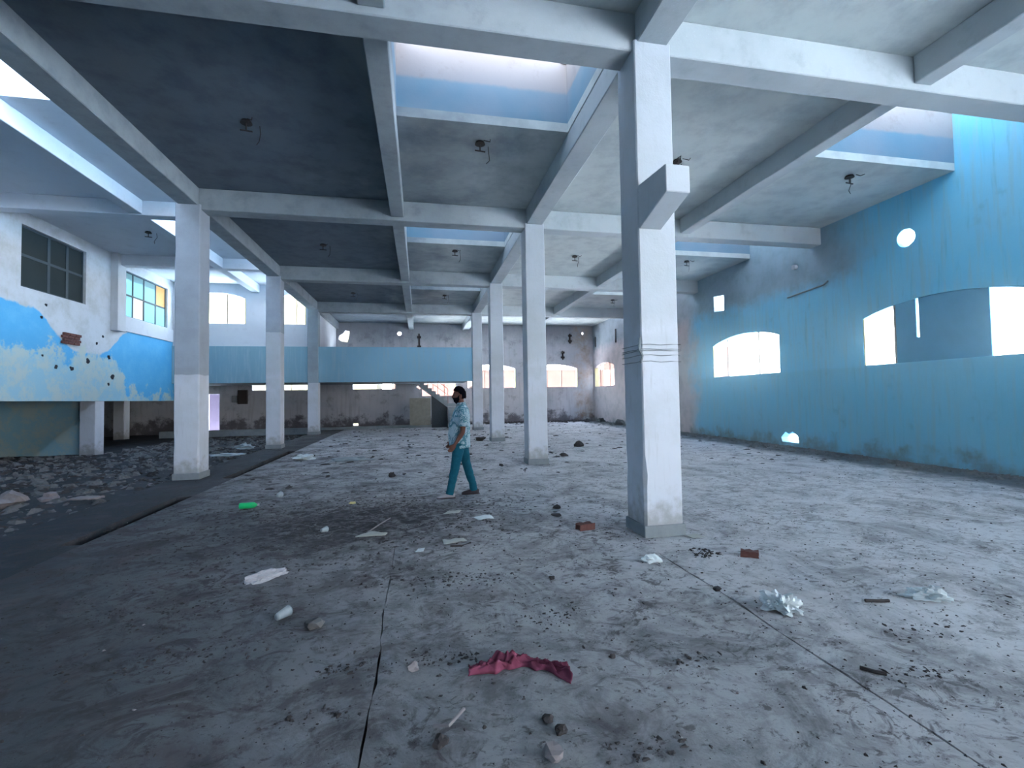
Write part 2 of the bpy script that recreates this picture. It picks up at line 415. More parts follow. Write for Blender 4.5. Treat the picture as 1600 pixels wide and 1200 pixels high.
# ------------------------------------------------------------------ floor
floor = struct(empty('floor'))
box('sub_base', -4.9, XR+0.2, -9, YB+0.2, -0.35, -0.25, M_dark, floor)
def strip(x0, x1, y0, y1, w0, w1, top=None):
    """one cement bay: ragged long edges"""
    bm = bmesh.new(); n = max(2, int((y1-y0)/0.12)); rows = []
    for i in range(n+1):
        y = y0+(y1-y0)*i/n
        a = x0 + w0*0.035*noise.noise(Vector((x0*5, y*1.1, 0))) + w0*0.016*noise.noise(Vector((x0*5, y*9, 3))) + (0.007 if x0 > 2 else 0.004)*w0
        b = x1 + w1*0.035*noise.noise(Vector((x1*5, y*1.1, 0))) + w1*0.012*noise.noise(Vector((x1*5, y*8, 3))) - (0.007 if x1 > 2 else 0.004)*w1
        z = fz(y)
        rows.append([bm.verts.new(p) for p in ((a, y, z), (b, y, z), (b, y, z-0.22), (a, y, z-0.22))])
    for r, s in zip(rows, rows[1:]):
        for k in range(4): bm.faces.new([r[k], r[(k+1) % 4], s[(k+1) % 4], s[k]])
    bm.faces.new(rows[0]); bm.faces.new(list(reversed(rows[-1])))
    return mk('cement_bay', bm, top or M_floor, floor)
joints = [-3.72, -0.28, 2.34, 5.2, 7.9, XR+0.2]
ycuts = [-9, -2.0, 4.35, 12.6, 20.1, YB+0.2]
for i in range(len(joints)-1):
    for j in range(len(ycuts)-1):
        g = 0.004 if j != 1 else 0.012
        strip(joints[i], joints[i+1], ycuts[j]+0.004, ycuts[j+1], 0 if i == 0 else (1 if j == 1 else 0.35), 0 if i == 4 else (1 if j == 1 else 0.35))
strip(-4.9, -3.96, -9, YB+0.2, 0, 0, M_floorl)
box('drain_dark_fill', -3.97, -3.71, 6.1, 15.3, -0.2, -0.10, M_dark, floor)  # black fill that paints the trench's inner shade
for a, b in ((-9, 6.1), (8.7, 10.5), (15.3, YB+0.2)): strip(-3.96, -3.72, a, b, 0, 0, M_floorl)
def rough_floor():
    bm = bmesh.new(); nx, ny = 66, 90; V = []
    for j in range(ny+1):
        for i in range(nx+1):
            x = -18.2+13.3*i/nx; y = -9+36.7*j/ny
            h = 0.05*noise.noise(Vector((x*0.8, y*0.8, 1)))+0.03*noise.noise(Vector((x*2.6, y*2.6, 5)))
            if x > -5.2: h *= 0.3
            V.append(bm.verts.new((x, y, h)))
    for j in range(ny):
        for i in range(nx):
            a = j*(nx+1)+i; bm.faces.new([V[a], V[a+1], V[a+nx+2], V[a+nx+1]])
    return mk('earth_bay', bm, M_floorl, floor, True)
rough_floor()
box('earth_fill', -18.2, -4.9, -9, YB+0.2, -0.35, -0.12, M_dark, floor)
# low kerb across the far end of the hall
struct(box('trim_1', -12, 0.9, 24.7, 24.9, 0.0, 0.32, M_beam, None, 0.01))

# ------------------------------------------------------------------ walls
WZ0, WZS, WZT = 2.27, 3.40, 3.66
rw_open = [(24.37, 27.3), (18.3, 21.4), (12.18, 15.42), (6.22, 9.47)]
holes = [arch(a, b, WZ0, WZS, WZT) for a, b in rw_open]
holes += [circ(8.37, 5.03, 0.20, 18, 0.04), [(14.72, 4.62), (15.27, 4.66), (15.28, 5.22), (14.70, 5.16)],
          [(11.56, 0.20), (12.18, 0.20), (12.22, 0.33), (12.05, 0.50), (11.92, 0.44), (11.78, 0.52), (11.60, 0.40)],
          rect(-8.6, -2.2, 0.3, 5.3), circ(26.6, 5.55, 0.05, 8)]  # large rect is an unseen opening behind the camera, added to brighten the hall
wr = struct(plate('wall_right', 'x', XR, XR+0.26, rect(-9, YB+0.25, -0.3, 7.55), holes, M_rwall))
bw_open = [(6.56, 9.56), (2.75, 5.65), (-3.71, -1.37), (-8.9, -5.98)]
holes = [arch(a, b, WZ0, WZS, WZT) for a, b in bw_open]
holes += [rect(0.12, 2.05, 1.84, 3.55), rect(-11.08, -10.5, 0.02, 2.1), circ(-1.13, 5.46, 0.12, 14),
          [(-4.30, 4.98), (-3.98, 4.92), (-3.90, 5.2), (-3.86, 5.55), (-4.08, 5.60), (-4.22, 5.42), (-4.42, 5.30), (-4.45, 5.1)],
          rect(-3.72, -3.42, 0.22, 0.36), [(-0.2, 2.36), (-0.02, 2.22), (0.05, 2.3), (-0.12, 2.46)], circ(9.95, 5.6, 0.09, 8, .2)]
wb = struct(plate('wall_back', 'y', YB, YB+0.25, [(-18.2, -0.3), (XR, -0.3), (XR, 6.2), (-4.6, 6.2), (-4.6, 4.0), (-18.2, 4.0)], holes, M_bwall))
wl = struct(plate('wall_left', 'x', XL-0.25, XL, rect(-9, 22.2, 1.74, 6.9), [rect(14.35, 16.77, 4.75, 6.40), rect(18.72, 21.57, 4.75, 6.38)], M_lwall))
we = struct(plate('wall_gallery_end', 'y', 22.0, 22.2, rect(XL, -4.85, 2.6, 7.5),
                  [arch(-9.7, -7.38, 5.03, 6.12, 6.36), arch(-6.15, -4.93, 5.03, 6.1, 6.36)], M_white))
ws = struct(box('wall_gallery_side', -4.80, -4.58, 22.3, YB, 2.6, 5.68, M_white))
struct(box('wall_outer_left', -18.4, -18.2, -9, YB+0.25, -0.3, 4.0, M_lwall))
struct(box('wall_recess', -18.2, -10.6, 17.75, 17.95, -0.2, 2.55, M_lwall))
struct(plate('wall_front', 'y', -9.25, -9, rect(-18.4, XR+0.26, -0.3, 7.0), [rect(7.4, 9.6, 0.2, 3.6)], M_bwall))  # unseen opening behind the camera, added for light

# parapet of the balcony and its floor
struct(box('trim_2', XL, 2.45, 21.92, 22.0, 2.46, 4.05, M_fascia, None, 0.01))
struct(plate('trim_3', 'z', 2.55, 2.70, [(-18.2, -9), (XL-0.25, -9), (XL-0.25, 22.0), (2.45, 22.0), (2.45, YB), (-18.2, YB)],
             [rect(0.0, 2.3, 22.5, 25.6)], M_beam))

# ------------------------------------------------------------------ ceiling: slabs, beams, skylight shafts
ceil = struct(empty('ceiling'))
rows = [-0.815-5.665, -0.815] + YR
op = []
for j, y in enumerate(rows):
    if j < 2: continue
    far = min({4.85: 7.36}.get(y, y+2.80), YB-0.4)
    if j > 1: op.append((-0.32, 2.47, y+0.40, far, 'bc'))
    op.append((6.72, XR, y+0.40, far, 'dw'))
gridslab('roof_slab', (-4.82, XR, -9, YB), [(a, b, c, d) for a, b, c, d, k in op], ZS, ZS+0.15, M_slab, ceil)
for a, b, c, d, k in op:
    bm = bmesh.new(); h = 7.35; t = 0.12
    addbox(bm, a-t, b+t, d, d+t, ZS+0.15, h); addbox(bm, a-t, b+t, c-t, c, ZS+0.15, h-0.1)
    addbox(bm, a-t, a, c, d, ZS+0.15, h-0.1)
    if k == 'bc': addbox(bm, b, b+t, c, d, ZS+0.15, h-0.1)
    mk('skylight_shaft', bm, M_shaft, ceil)
    bm = bmesh.new(); addbox(bm, a-0.75, min(b+0.5, XR+0.9), c-0.5, d+0.5, 7.80, 7.92)  # unseen cover added to block the sun and dim the shaft
    for px, py in ((a-t, c-t), (a-t, d), (b-0.1, c-t), (b-0.1, d)): addbox(bm, px, px+0.1, py, py+0.1, 7.2, 7.80)
    mk('added_sun_cover', bm, M_shaft, ceil)
    portal(((a+b)/2, (c+d)/2, ZS+0.16), (0, 0, 0), b-a, d-c)
al_op = [rect(-6.82, -4.86, 6.0, 9.05), rect(-6.82, -4.86, 13.6, 15.0)]
gridslab('aisle_slab', (XL, -4.75, -9, 22.0), [(l[0][0], l[1][0], l[1][1], l[2][1]) for l in al_op], 6.75, 6.9, M_white, ceil)
for l in al_op:
    (a, c), (b, _), (_, d), _ = l
    bm = bmesh.new(); addbox(bm, a-.1, b, d, d+.12, 6.9, 8.2); addbox(bm, a-.1, a, c, d, 6.9, 7.7)
    mk('skylight_shaft', bm, M_white, ceil)
    bm = bmesh.new(); addbox(bm, a-0.7, b+0.3, c-0.4, d+0.5, 7.95, 8.05); mk('added_sun_cover', bm, M_white, ceil)  # unseen cover added to keep sun out of the aisle opening
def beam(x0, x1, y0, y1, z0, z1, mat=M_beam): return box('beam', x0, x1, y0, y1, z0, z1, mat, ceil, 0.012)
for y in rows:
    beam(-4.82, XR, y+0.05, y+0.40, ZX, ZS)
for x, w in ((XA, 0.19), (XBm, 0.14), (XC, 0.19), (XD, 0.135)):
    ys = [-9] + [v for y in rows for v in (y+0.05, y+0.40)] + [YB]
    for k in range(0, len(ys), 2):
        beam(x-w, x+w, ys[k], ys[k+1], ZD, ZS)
for y in (-4.3, 1.5, 7.0-1.4, 13.2, 18.1):
    beam(XL, -4.82, y, y+0.32, 6.38, 6.75, M_white)
for a, b in ((-9, 13.2), (13.52, 18.1), (18.42, 22.0)):
    beam(XE-0.15, XE+0.15, a, b, 6.40, 6.75, M_white)
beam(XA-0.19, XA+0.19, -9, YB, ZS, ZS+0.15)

# pilaster on the upper left wall
struct(box('trim_4', XL, XL+0.22, 17.95, 18.4, 4.12, 6.75, M_col, None, 0.01))
struct(box('trim_5', XL, XL+0.05, 18.5, 21.95, 4.20, 4.72, M_white, None, 0.01))

# ------------------------------------------------------------------ columns
def column(cx, y, z0, z1, w=0.46, plinth=True, label='', name='concrete_column', mat=None):
    r = empty(name, (cx, y+w/2, z0), label=label, cat='column')
    bm = bmesh.new()
    # shaft with worn, nibbled arrises
    n = 46; rings = []
    for i in range(n+1):
        z = -0.06+(z1-z0+0.06)*i/n; ring = []
        for sxx, syy in ((-1, -1), (1, -1), (1, 1), (-1, 1)):
            # each corner is a small chamfer whose size follows the damage
            d = 0.014 + 0.05*max(0, noise.noise(Vector((cx*3+sxx*5, y+syy*9, z*2.1)))-0.25)*(1.6 if z < 1.2 else 0.5)
            if sxx < 0 and syy < 0 and z < 0.9 and y < 5: d += 0.035*abs(noise.noise(Vector((z*6, 2, 1))))+0.012
            X = sxx*w/2; Yy = syy*w/2
            c1 = (X, Yy-syy*d, z); c2 = (X-sxx*d, Yy, z)
            ring += [c1, c2] if sxx*syy > 0 else [c2, c1]
        rings.append([bm.verts.new(p) for p in ring])
    for a, b in zip(rings, rings[1:]):
        for k in range(8): bm.faces.new([a[k], a[(k+1) % 8], b[(k+1) % 8], b[k]])
    bm.faces.new(rings[0]); bm.faces.new(rings[-1])
    mk('shaft', bm, mat or M_col, r)
    if plinth: box('plinth', -w/2-0.018, w/2+0.018, -w/2-0.018, w/2+0.018, -0.06, 0.13, M_plinth, r, 0.008)
    return r
c1 = column(XC, YR[0], fz(YR[0]), ZD+0.02, label='nearest grey concrete column, with a corbel block high on its front')
column(XC, YR[1], fz(YR[1]), ZD+0.02, label='concrete column just behind and left of the nearest one')
column(XC, YR[2], fz(YR[2]), ZD+0.02, label='third concrete column of the right-hand row, thin with distance')
column(XC, YR[3], fz(YR[3]), ZD+0.02, label='concrete column at the right end of the blue balcony parapet')
column(XA, YR[1], fz(YR[1]), ZD+0.02, label='large concrete column on the left, dark above and whitewashed below', mat=m_column(2.12))
column(XA, YR[2], fz(YR[2]), ZD+0.02, label='middle column of the left row, in front of the blue parapet', w=0.44, mat=m_column(3.75))
column(XA, YR[3], fz(YR[3]), ZD+0.02, label='farthest column of the left row, set into the blue parapet', w=0.44, mat=m_column(2.28, (0.25, 0.33, 0.39)))
column(-10.44, 17.3, -0.02, 1.735, 0.44, False, 'short column under the left gallery, one face lit teal', 'gallery_column')
column(-13.6, 24.6, -0.02, 2.55, 0.44, False, 'dim column deep under the left gallery', 'gallery_column')
# corbel on the nearest column
def corbel(root, loc):
    bm = bmesh.new()
    x0, x1 = 2.45, 2.72; yb, yf = YR[0], 4.25
    P = [(x0, yb, 4.0), (x0, yf, 3.95), (x0, yf, 3.67), (x0, yb, 3.50)]
    a = [bm.verts.new(Vector(p)-loc) for p in P]; b = [bm.verts.new(Vector((x1, p[1], p[2]))-loc) for p in P]
    bm.faces.new(a); bm.faces.new(list(reversed(b)))
    for i in range(4): bm.faces.new([a[i], a[(i+1) % 4], b[(i+1) % 4], b[i]])
    bmesh.ops.bevel(bm, geom=list(bm.edges), offset=0.008, segments=1, affect='EDGES')
    mk('corbel', bm, M_col, root)
    bm = bmesh.new(); tube(bm, [Vector((2.66, 4.35, 3.95))-loc, Vector((2.66, 4.36, 4.08))-loc, Vector((2.69, 4.35, 4.10))-loc, Vector((2.68, 4.35, 4.07))-loc], 0.006)
    mk('rebar_hook', bm, M_iron, root)
L1 = Vector((XC, YR[0]+0.23, fz(YR[0])))
corbel(c1, L1)
# loops of old wire wrapped around it
bm = bmesh.new()
for i in range(5):
    z = 2.0+0.05*i+random.uniform(-.02, .02); h = 0.245
    pts = []
    for k in range(17):
        t = k/16*4; q = int(t) % 4; f = t-int(t)
        c = [(-h, -h), (h, -h), (h, h), (-h, h), (-h, -h)]
        pts.append((c[q][0]+(c[q+1][0]-c[q][0])*f, c[q][1]+(c[q+1][1]-c[q][1])*f, z-L1.z+0.014*noise.noise(Vector((k*.7, i, 0)))))
    tube(bm, pts, 0.004, 5)
tube(bm, [(-0.25, -0.25, 2.22), (-.27, -.26, 2.1), (-.23, -.26, 2.02), (-.25, -.255, 1.94)], 0.012, 5)
mk('wire_wrap', bm, M_plinth, c1)

# dusty air in the right-hand bay, where the daylight comes in
bm = bmesh.new(); addbox(bm, 6.95, XR-0.16, 3.8, 20.0, 0.25, 5.55)
hz = mk('dust_haze', bm, None)
hm = bpy.data.materials.new('dust_haze'); hm.use_nodes = True; t_ = hm.node_tree; t_.nodes.remove(t_.nodes['Principled BSDF'])
vs_ = t_.nodes.new('ShaderNodeVolumeScatter'); vs_.inputs['Color'].default_value = (0.5, 0.86, 1.0, 1); vs_.inputs['Density'].default_value = 0.028; vs_.inputs['Anisotropy'].default_value = 0.6
t_.links.new(vs_.outputs[0], t_.nodes['Material Output'].inputs['Volume']); hz.data.materials.append(hm)
tag(hz, 'bluish dust haze hanging in front of the right wall', 'haze', kind='stuff')

# ------------------------------------------------------------------ windows
wn = 0
M_reveal = plain('ochre_painted_reveal', (0.70, 0.62, 0.34), 0.85, 0.1, 5)
def window_bars(wall_axis, c, a, b, zt, xs, parent_name=None, mat=M_mull, w=0.035, arched=True, z0=WZ0, zs=None):
    global wn
    wn += 1
    zs = zs or WZS
    r = struct(empty('window_%d' % wn))
    def bar(p0, p1):
        d = 0.02
        if wall_axis == 'x': return box('bar', c-d, c+d, p0[0], p1[0], p0[1], p1[1], mat, r)
        return box('bar', p0[0], p1[0], c-d, c+d, p0[1], p1[1], mat, r)
    bar_m = mat
    if wall_axis == 'x': box('reveal', c-0.15, c+0.09, b-0.03, b, z0, zs, M_reveal, r)
    else:
        box('reveal', b-0.03, b, c-0.12, c+0.09, z0, zs, M_reveal, r)
    for x in xs:
        top = zs
        if arched:
            t = (x-a)/(b-a); top = zs+(zt-zs)*math.sin(PI*t)**0.8
        bar((x-w/2, z0), (x+w/2, top))
    return r, bar
for a, b in rw_open:
    window_bars('x', XR+0.16, a, b, WZT, [a+(b-a)*0.32, a+(b-a)*0.8] if a != 6.22 else [])
# the window of the near right bay is boarded over except at its ends
r = struct(empty('window_%d' % wn)) if False else [o for o in bpy.data.objects if o.name == 'window_4'][0]
M_shut = plain('blue_painted_board', (0.10, 0.33, 0.52), 0.7, 0.15, 3)
def shutter(y0, y1, z0):
    pts = [p for p in ()]
    n = 6; a, b = 6.22, 9.47
    pts = [(y0, z0), (y1, z0)]
    for i in range(n+1):
        y = y1+(y0-y1)*i/n; t = (y-a)/(b-a); pts.append((y, WZS+(WZT-WZS)*math.sin(PI*t)**0.8+0.01))
    return plate('shutter_board', 'x', XR+0.03, XR+0.07, pts, [], M_shut, r)
shutter(8.25, 8.70, WZ0-0.01); shutter(6.90, 8.19, WZ0-0.01)
box('shutter_board', XR+0.03, XR+0.07, 8.19, 8.25, WZ0, 2.8, M_shut, r)
box('jamb', XR+0.02, XR+0.12, 8.69, 8.73, WZ0, 3.6, M_mull, r)
for a, b in bw_open:
    window_bars('y', YB+0.15, a, b, WZT, [a+(b-a)*0.36, a+(b-a)*0.67])
window_bars('y', YB+0.15, 0.12, 2.05, 3.5, [0.75, 1.4], arched=False, zs=3.55, z0=1.84, mat=M_rust)
for a, b in ((-9.7, -7.38), (-6.15, -4.93)):
    window_bars('y', 22.12, a, b, 6.36, [b-(b-a)*0.33], z0=5.03, zs=6.12)
def grid_window(n, y0, y1, z0, z1, ycuts, zc, gm, fx=XL-0.10):
    r = struct(empty('window_%d' % n))
    t = 0.05 if n == 11 else 0.035
    def bx(name, a, b, c, d, m, k=0.02): return box(name, fx-k, fx+k, a, b, c, d, m, r)
    bx('frame', y0, y1, z0, z0+t, M_frame); bx('frame', y0, y1, z1-t, z1, M_frame)
    bx('frame', y0, y0+t*2, z0+t, z1-t, M_frame); bx('frame', y1-t, y1, z0+t, z1-t, M_frame)
    ys = [y0+2*t] + ycuts + [y1-t]
    for c in ycuts: bx('mullion', c-t, c+t, z0+t, z1-t, M_frame)
    bx('transom', y0+2*t, y1-t, zc-t*.7, zc+t*.7, M_frame, 0.024)
    for i in range(len(ys)-1):
        a = ys[i]+(t if i else 0); b = ys[i+1]-(t if i < len(ys)-2 else 0)
        for c, d in ((z0+t, zc-t*.7), (zc+t*.7, z1-t)):
            m = gm[(i*2+(c > zc)) % len(gm)]
            if m: bx('pane', a, b, c, d, m, 0.004)
    return r
M_pane = plain('pale_pane', (0.75, 0.85, 0.88), 0.4)
M_amber = plain('amber_glass', (0.45, 0.25, 0.08), 0.5)
grid_window(11, 14.35, 16.77, 4.75, 6.40, [15.4, 16.1], 5.62, [M_gdark])
grid_window(12, 18.72, 21.57, 4.75, 6.38, [19.35, 20.05, 20.85], 5.55, [M_frost, M_frost, M_pane, M_frost, M_frost, M_frost, M_frost, M_amber])

# portals of the wall openings
for a, b in rw_open:
    portal((XR+0.02, (a+b)/2, (WZ0+WZT)/2), (0, PI/2, 0), WZT-WZ0, b-a)
portal((XR+0.02, -5.4, 2.8), (0, PI/2, 0), 5.0, 6.4)
portal((8.5, -8.98, 1.9), (PI/2, 0, 0), 2.2, 3.4)
for a, b in bw_open: portal(((a+b)/2, YB-0.02, (WZ0+WZT)/2), (-PI/2, 0, 0), b-a, WZT-WZ0)
for a, b in ((-9.7, -7.38), (-6.15, -4.93)): portal(((a+b)/2, 21.98, 5.7), (-PI/2, 0, 0), b-a, 1.33)
for l in al_op: portal(((l[0][0]+l[1][0])/2, (l[0][1]+l[2][1])/2, 6.91), (0, 0, 0), l[1][0]-l[0][0], l[2][1]-l[1][1])
portal((-4.80, 6.5, 6.47), (0, PI/2, 0), 0.53, 31)
portal((-4.75+0.0, 0, 0), (0, 0, 0), 0.01, 0.01) if False else None

# ------------------------------------------------------------------ outside
struct(box('ground', -90, 90, -60, 90, -0.9, -0.6, M_ground))
def house(x0, x1, y0, y1, h, mat, label, nwin=4):
    r = empty('house', ((x0+x1)/2, (y0+y1)/2, -0.6), label=label, cat='house')
    box('wall', x0-r.location.x, x1-r.location.x, y0-r.location.y, y1-r.location.y, 0, h, mat, r)
    box('roof', x0-.3-r.location.x, x1+.3-r.location.x, y0-.3-r.location.y, y1+.3-r.location.y, h, h+.25, M_white, r)
    return r
house(3.8, 16, 33.5, 38, 4.3, M_pink, 'pink house seen through the far right windows')
house(-1.9, 2.9, 33.0, 38, 4.0, M_pink, 'pink house seen past the stairs')
house(12.7, 15.0, 20.5, 31, 4.6, M_pink, 'pink wall seen through the small window by the far right corner')
house(-16, -2.9, 33, 38, 9.5, M_cream, 'pale house seen through the far left doorway')

gw = box('yard_wall', -2.4, 2.4, -0.1, 0.1, 0, 3.0, plain('mauve_wall', (0.045, 0.036, 0.058), 0.9), None, 0.01); gw.location = (-12.2, 29.6, -0.6)
tag(gw, 'mauve wall seen through the narrow doorway at the far left', 'wall')

# ------------------------------------------------------------------ staircase under the balcony
st = empty('staircase', (1.2, 24.4, 0.18), label='concrete staircase rising left under the balcony, with thin rusty rail', cat='staircase')
o = Vector((1.2, 24.4, 0.18))
def lb(name, x0, x1, y0, y1, z0, z1, mat): return box(name, x0-o.x, x1-o.x, y0-o.y, y1-o.y, z0-o.z, z1-o.z, mat, st, 0.006)
n = 7
for i in range(n):     # upper flight, climbing to the left
    x1 = 1.40-0.2*i; z = 1.42+0.16*(i+1)
    lb('step', x1-0.21, x1, 24.4, 25.4, z-0.17, z, M_beam)
bm = bmesh.new()
P = [(1.40, 1.20), (1.40, 1.44), (0.0, 2.55), (0.0, 2.28)]
a = [bm.verts.new((p[0]-o.x, 24.42-o.y, p[1]-o.z)) for p in P]; b = [bm.verts.new((p[0]-o.x, 25.38-o.y, p[1]-o.z)) for p in P]
bm.faces.new(a); bm.faces.new(list(reversed(b)))
for i in range(4): bm.faces.new([a[i], a[(i+1) % 4], b[(i+1) % 4], b[i]])
mk('waist_slab', bm, M_beam, st)
lb('landing', 1.40, 2.40, 24.4, 25.4, 1.26, 1.42, M_beam)
for i in range(7):     # lower flight, coming down towards the hall
    y1 = 24.4-0.25*i; z = 1.24-0.155*i
    lb('step', 1.42, 2.36, y1-0.25, y1, 0.14, z, M_beam)
bm = bmesh.new()
P = [(0.58, 0.15), (1.40, 0.15), (1.40, 1.22), (0.58, 1.85)]
a = [bm.verts.new((p[0]-o.x, 24.46-o.y, p[1]-o.z)) for p in P]; b = [bm.verts.new((p[0]-o.x, 24.6-o.y, p[1]-o.z)) for p in P]
bm.faces.new(a); bm.faces.new(list(reversed(b)))
for i in range(4): bm.faces.new([a[i], a[(i+1) % 4], b[(i+1) % 4], b[i]])
mk('side_wall', bm, plain('dark_stair_plaster', (0.07, 0.085, 0.10)), st)  # even dark plaster under the upper flight
bm = bmesh.new()
for x, z in ((1.42, 1.42), (0.9, 1.85), (0.4, 2.25)):
    tube(bm, [(x-o.x, 0.03, z-o.z), (x-o.x, 0.03, z+0.75-o.z)], 0.012)
tube(bm, [(1.42-o.x, .03, 2.17-o.z), (-0.1-o.x, .03, 3.35-o.z)], 0.014); tube(bm, [(1.42-o.x, .03, 1.85-o.z), (-0.1-o.x, .03, 3.0-o.z)], 0.01)
mk('railing', bm, M_rust, st)
bd = box('board', -0.52, 0.52, -0.03, 0.03, 0, 1.38, M_wood, None, 0.01); bd.location = (0.0, 24.3, 0.33)
tag(bd, 'flat wooden board standing upright beside the staircase', 'board')
mb = empty('meter_box', (-9.25, YB-0.02, 1.55), label='dark meter box hanging on the far wall near the doorway', cat='box')
box('case', -0.3, 0.15, -0.16, 0, 0.0, 0.75, M_iron, mb, 0.01); box('cover', -0.62, -0.36, -0.1, 0, 0.1, 0.45, M_plinth, mb, 0.01)
for x, z, h, lab in ((-0.02, 4.45, 1.0, 'rusty bracket above the middle of the balcony'), (8.62, 3.95, 0.55, 'iron strap on the far wall above the rightmost window'), (9.1, 4.95, 0.6, 'dark ragged bracket on the far wall near the right corner')):
    rr = empty('wall_bracket', (x, YB, z), label=lab, cat='bracket')
    box('plate', -0.04, 0.04, -0.04, 0, 0, h, M_iron, rr, 0.005)
    for q in (0.25, 0.8): box('clip', -0.11, 0.11, -0.08, 0, h*q-0.06, h*q+0.06, M_iron, rr, 0.01)
for y, z, h, lab in ((24.0, 4.6, 0.75, 'upright iron strap high on the far end of the right wall'), (27.0, 4.7, 0.6, 'iron strap beside the far right corner')):
    rr = box('wall_strap', XR-0.05, XR, y-0.05, y+0.05, z, z+h, M_iron, None, 0.005); tag(rr, lab, 'strap')
# broken conduit on the right wall
bm = bmesh.new(); tube(bm, [(XR-0.04, 11.75, 4.42), (XR-0.04, 10.5, 4.50), (XR-.06, 10.35, 4.56)], 0.022)
tag(mk('conduit', bm, M_plinth), 'short broken conduit slanting across the right wall', 'pipe')
bm = bmesh.new(); tube(bm, [(XR+0.0, 11.44, 5.24), (XR-0.10, 11.44, 5.23)], 0.07, 12)
tag(mk('pipe_stub', bm, M_white), 'pale round pipe stub high on the right wall', 'pipe')
# patch of bare bricks in the blue wall
br = struct(empty('trim_6', (XL+0.01, 16.1, 3.42)))
for r_ in range(4):
    for c_ in range(3):
        y = -0.36+0.24*c_+(0.06 if r_ % 2 else 0); bxo = box('brick', 0, 0.05+random.uniform(0, .02), y, y+0.225, r_*0.085, r_*0.085+0.075, M_brick, br, 0.005)
# small holes chopped in the blue wall
for y, z, s, lab in ((15.2, 4.42, .05, 'upper of two small holes below the dark left window'), (15.05, 4.05, .05, 'lower of two small holes below the dark left window'),
        (16.9, 3.0, .09, 'large round hole in the worn paint below the bare bricks'), (16.2, 2.72, .08, 'right one of a pair of dark holes low in the blue wall'),
        (15.6, 2.72, .07, 'left one of a pair of dark holes low in the blue wall'), (17.9, 3.2, .08, 'dark hole just under the left edge of the right blue patch'),
        (18.1, 2.55, .10, 'biggest hole, low in the pale paint right of the bricks'), (17.9, 2.3, .06, 'small hole below the biggest hole of the blue wall'),
        (15.1, 3.0, .04, 'tiny hole in the left blue patch'), (17.3, 3.6, .06, 'lower of two holes in the white plaster right of the bricks'),
        (17.6, 3.85, .05, 'upper of two holes in the white plaster right of the bricks')):
    bm = bmesh.new(); rock(bm, (XL-0.0, y, z), (0.012, s, s*0.85), 2, 0.7, y)
    tag(mk('wall_hole', bm, M_dark), lab, 'hole', 'holes in the blue left wall')

# ------------------------------------------------------------------ fan hooks under the slab
def hook(x, y, z, lab):
    r = empty('ceiling_hook', (x, y, z), label=lab, cat='ceiling hook', group=None)
    bm = bmesh.new(); rr = bmesh.ops.create_cone(bm, cap_ends=True, segments=12, radius1=0.09, radius2=0.07, depth=0.04)
    for v in bm.verts: v.co.z -= 0.02
    mk('ceiling_box', bm, M_iron, r)
    bm = bmesh.new(); tube(bm, [(0, 0, -0.03), (0, 0, -0.16)], 0.012); tube(bm, [(-0.09, 0, -0.15), (0.09, 0.01, -0.16)], 0.012)
    mk('hook_bar', bm, M_iron, r)
    s = random.uniform(-1, 1); bm = bmesh.new()
    tube(bm, [(0.16, 0.12, 0.0), (0.17, 0.13, -0.12), (0.14+0.05*s, 0.12, -0.25), (0.12, 0.10, -0.32)], 0.006, 5)
    mk('loose_wire', bm, M_iron, r); bm = bmesh.new()
    tube(bm, [(0.05, -0.10, -0.02), (0.12+.04*s, -0.16, -0.07), (0.15, -0.2, -0.05)], 0.007, 5)
    mk('loose_wire', bm, M_iron, r)
labs = {(0, 0): 'dark ceiling hook in the largest, darkest slab at upper left', (1, 0): 'ceiling hook with a T bar just beyond the near skylight',
        (2, 0): 'ceiling hook directly above the corbel of the nearest column', (3, 0): 'ceiling hook on the slab below the pinkish skylight at right',
        (0, 1): 'ceiling hook in the second dark slab of the left nave bay', (1, 1): 'ceiling hook beyond the second skylight, left of the second column',
        (2, 1): 'ceiling hook between the nearest and the second column', (3, 1): 'ceiling hook with dangling wire above the small square window',
        (0, 2): 'ceiling hook over the left half of the balcony parapet', (1, 2): 'ceiling hook beyond the third skylight', (2, 2): 'ceiling hook of the third row seen right of the second column', (3, 2): 'ceiling hook of the third row just left of the nearest column'}
for i, x in enumerate((-2.65, 1.06, 4.80, 8.66)):
    for j, y in enumerate((7.9, 13.85, 19.9)):
        hook(x, y, ZS, labs[(i, j)])
hook(-7.9, 15.6, 6.75, 'faint ceiling hook above the dark left window')

# ------------------------------------------------------------------ litter and rubble
M_cloth = plain('maroon_cloth', (0.19, 0.045, 0.085), 0.9, 0.25, 14)
M_plastic = plain('crumpled_clear_plastic', (0.42, 0.43, 0.47), 0.35, 0.1, 20)
M_bagw = plain('white_thin_plastic', (0.60, 0.66, 0.68), 0.4, 0.1, 20)
M_bagg = plain('translucent_grey_plastic', (0.30, 0.35, 0.38), 0.35, 0.15, 20)
M_green = plain('green_bottle_plastic', (0.01, 0.42, 0.14), 0.3, 0.1, 10)
M_paper = plain('dirty_paper', (0.40, 0.41, 0.38), 0.9, 0.12, 8)
M_stone = plain('grey_rubble', (0.13, 0.135, 0.14), 0.95, 0.4, 14, bump=0.5)
M_clod = plain('dark_dirt_clod', (0.055, 0.052, 0.055), 0.95, 0.4, 20, bump=0.5)
M_pale = plain('pale_plaster_rubble', (0.24, 0.22, 0.23), 0.95, 0.3, 14, bump=0.4)
M_yell = plain('yellow_wrapper', (0.55, 0.48, 0.22), 0.6)

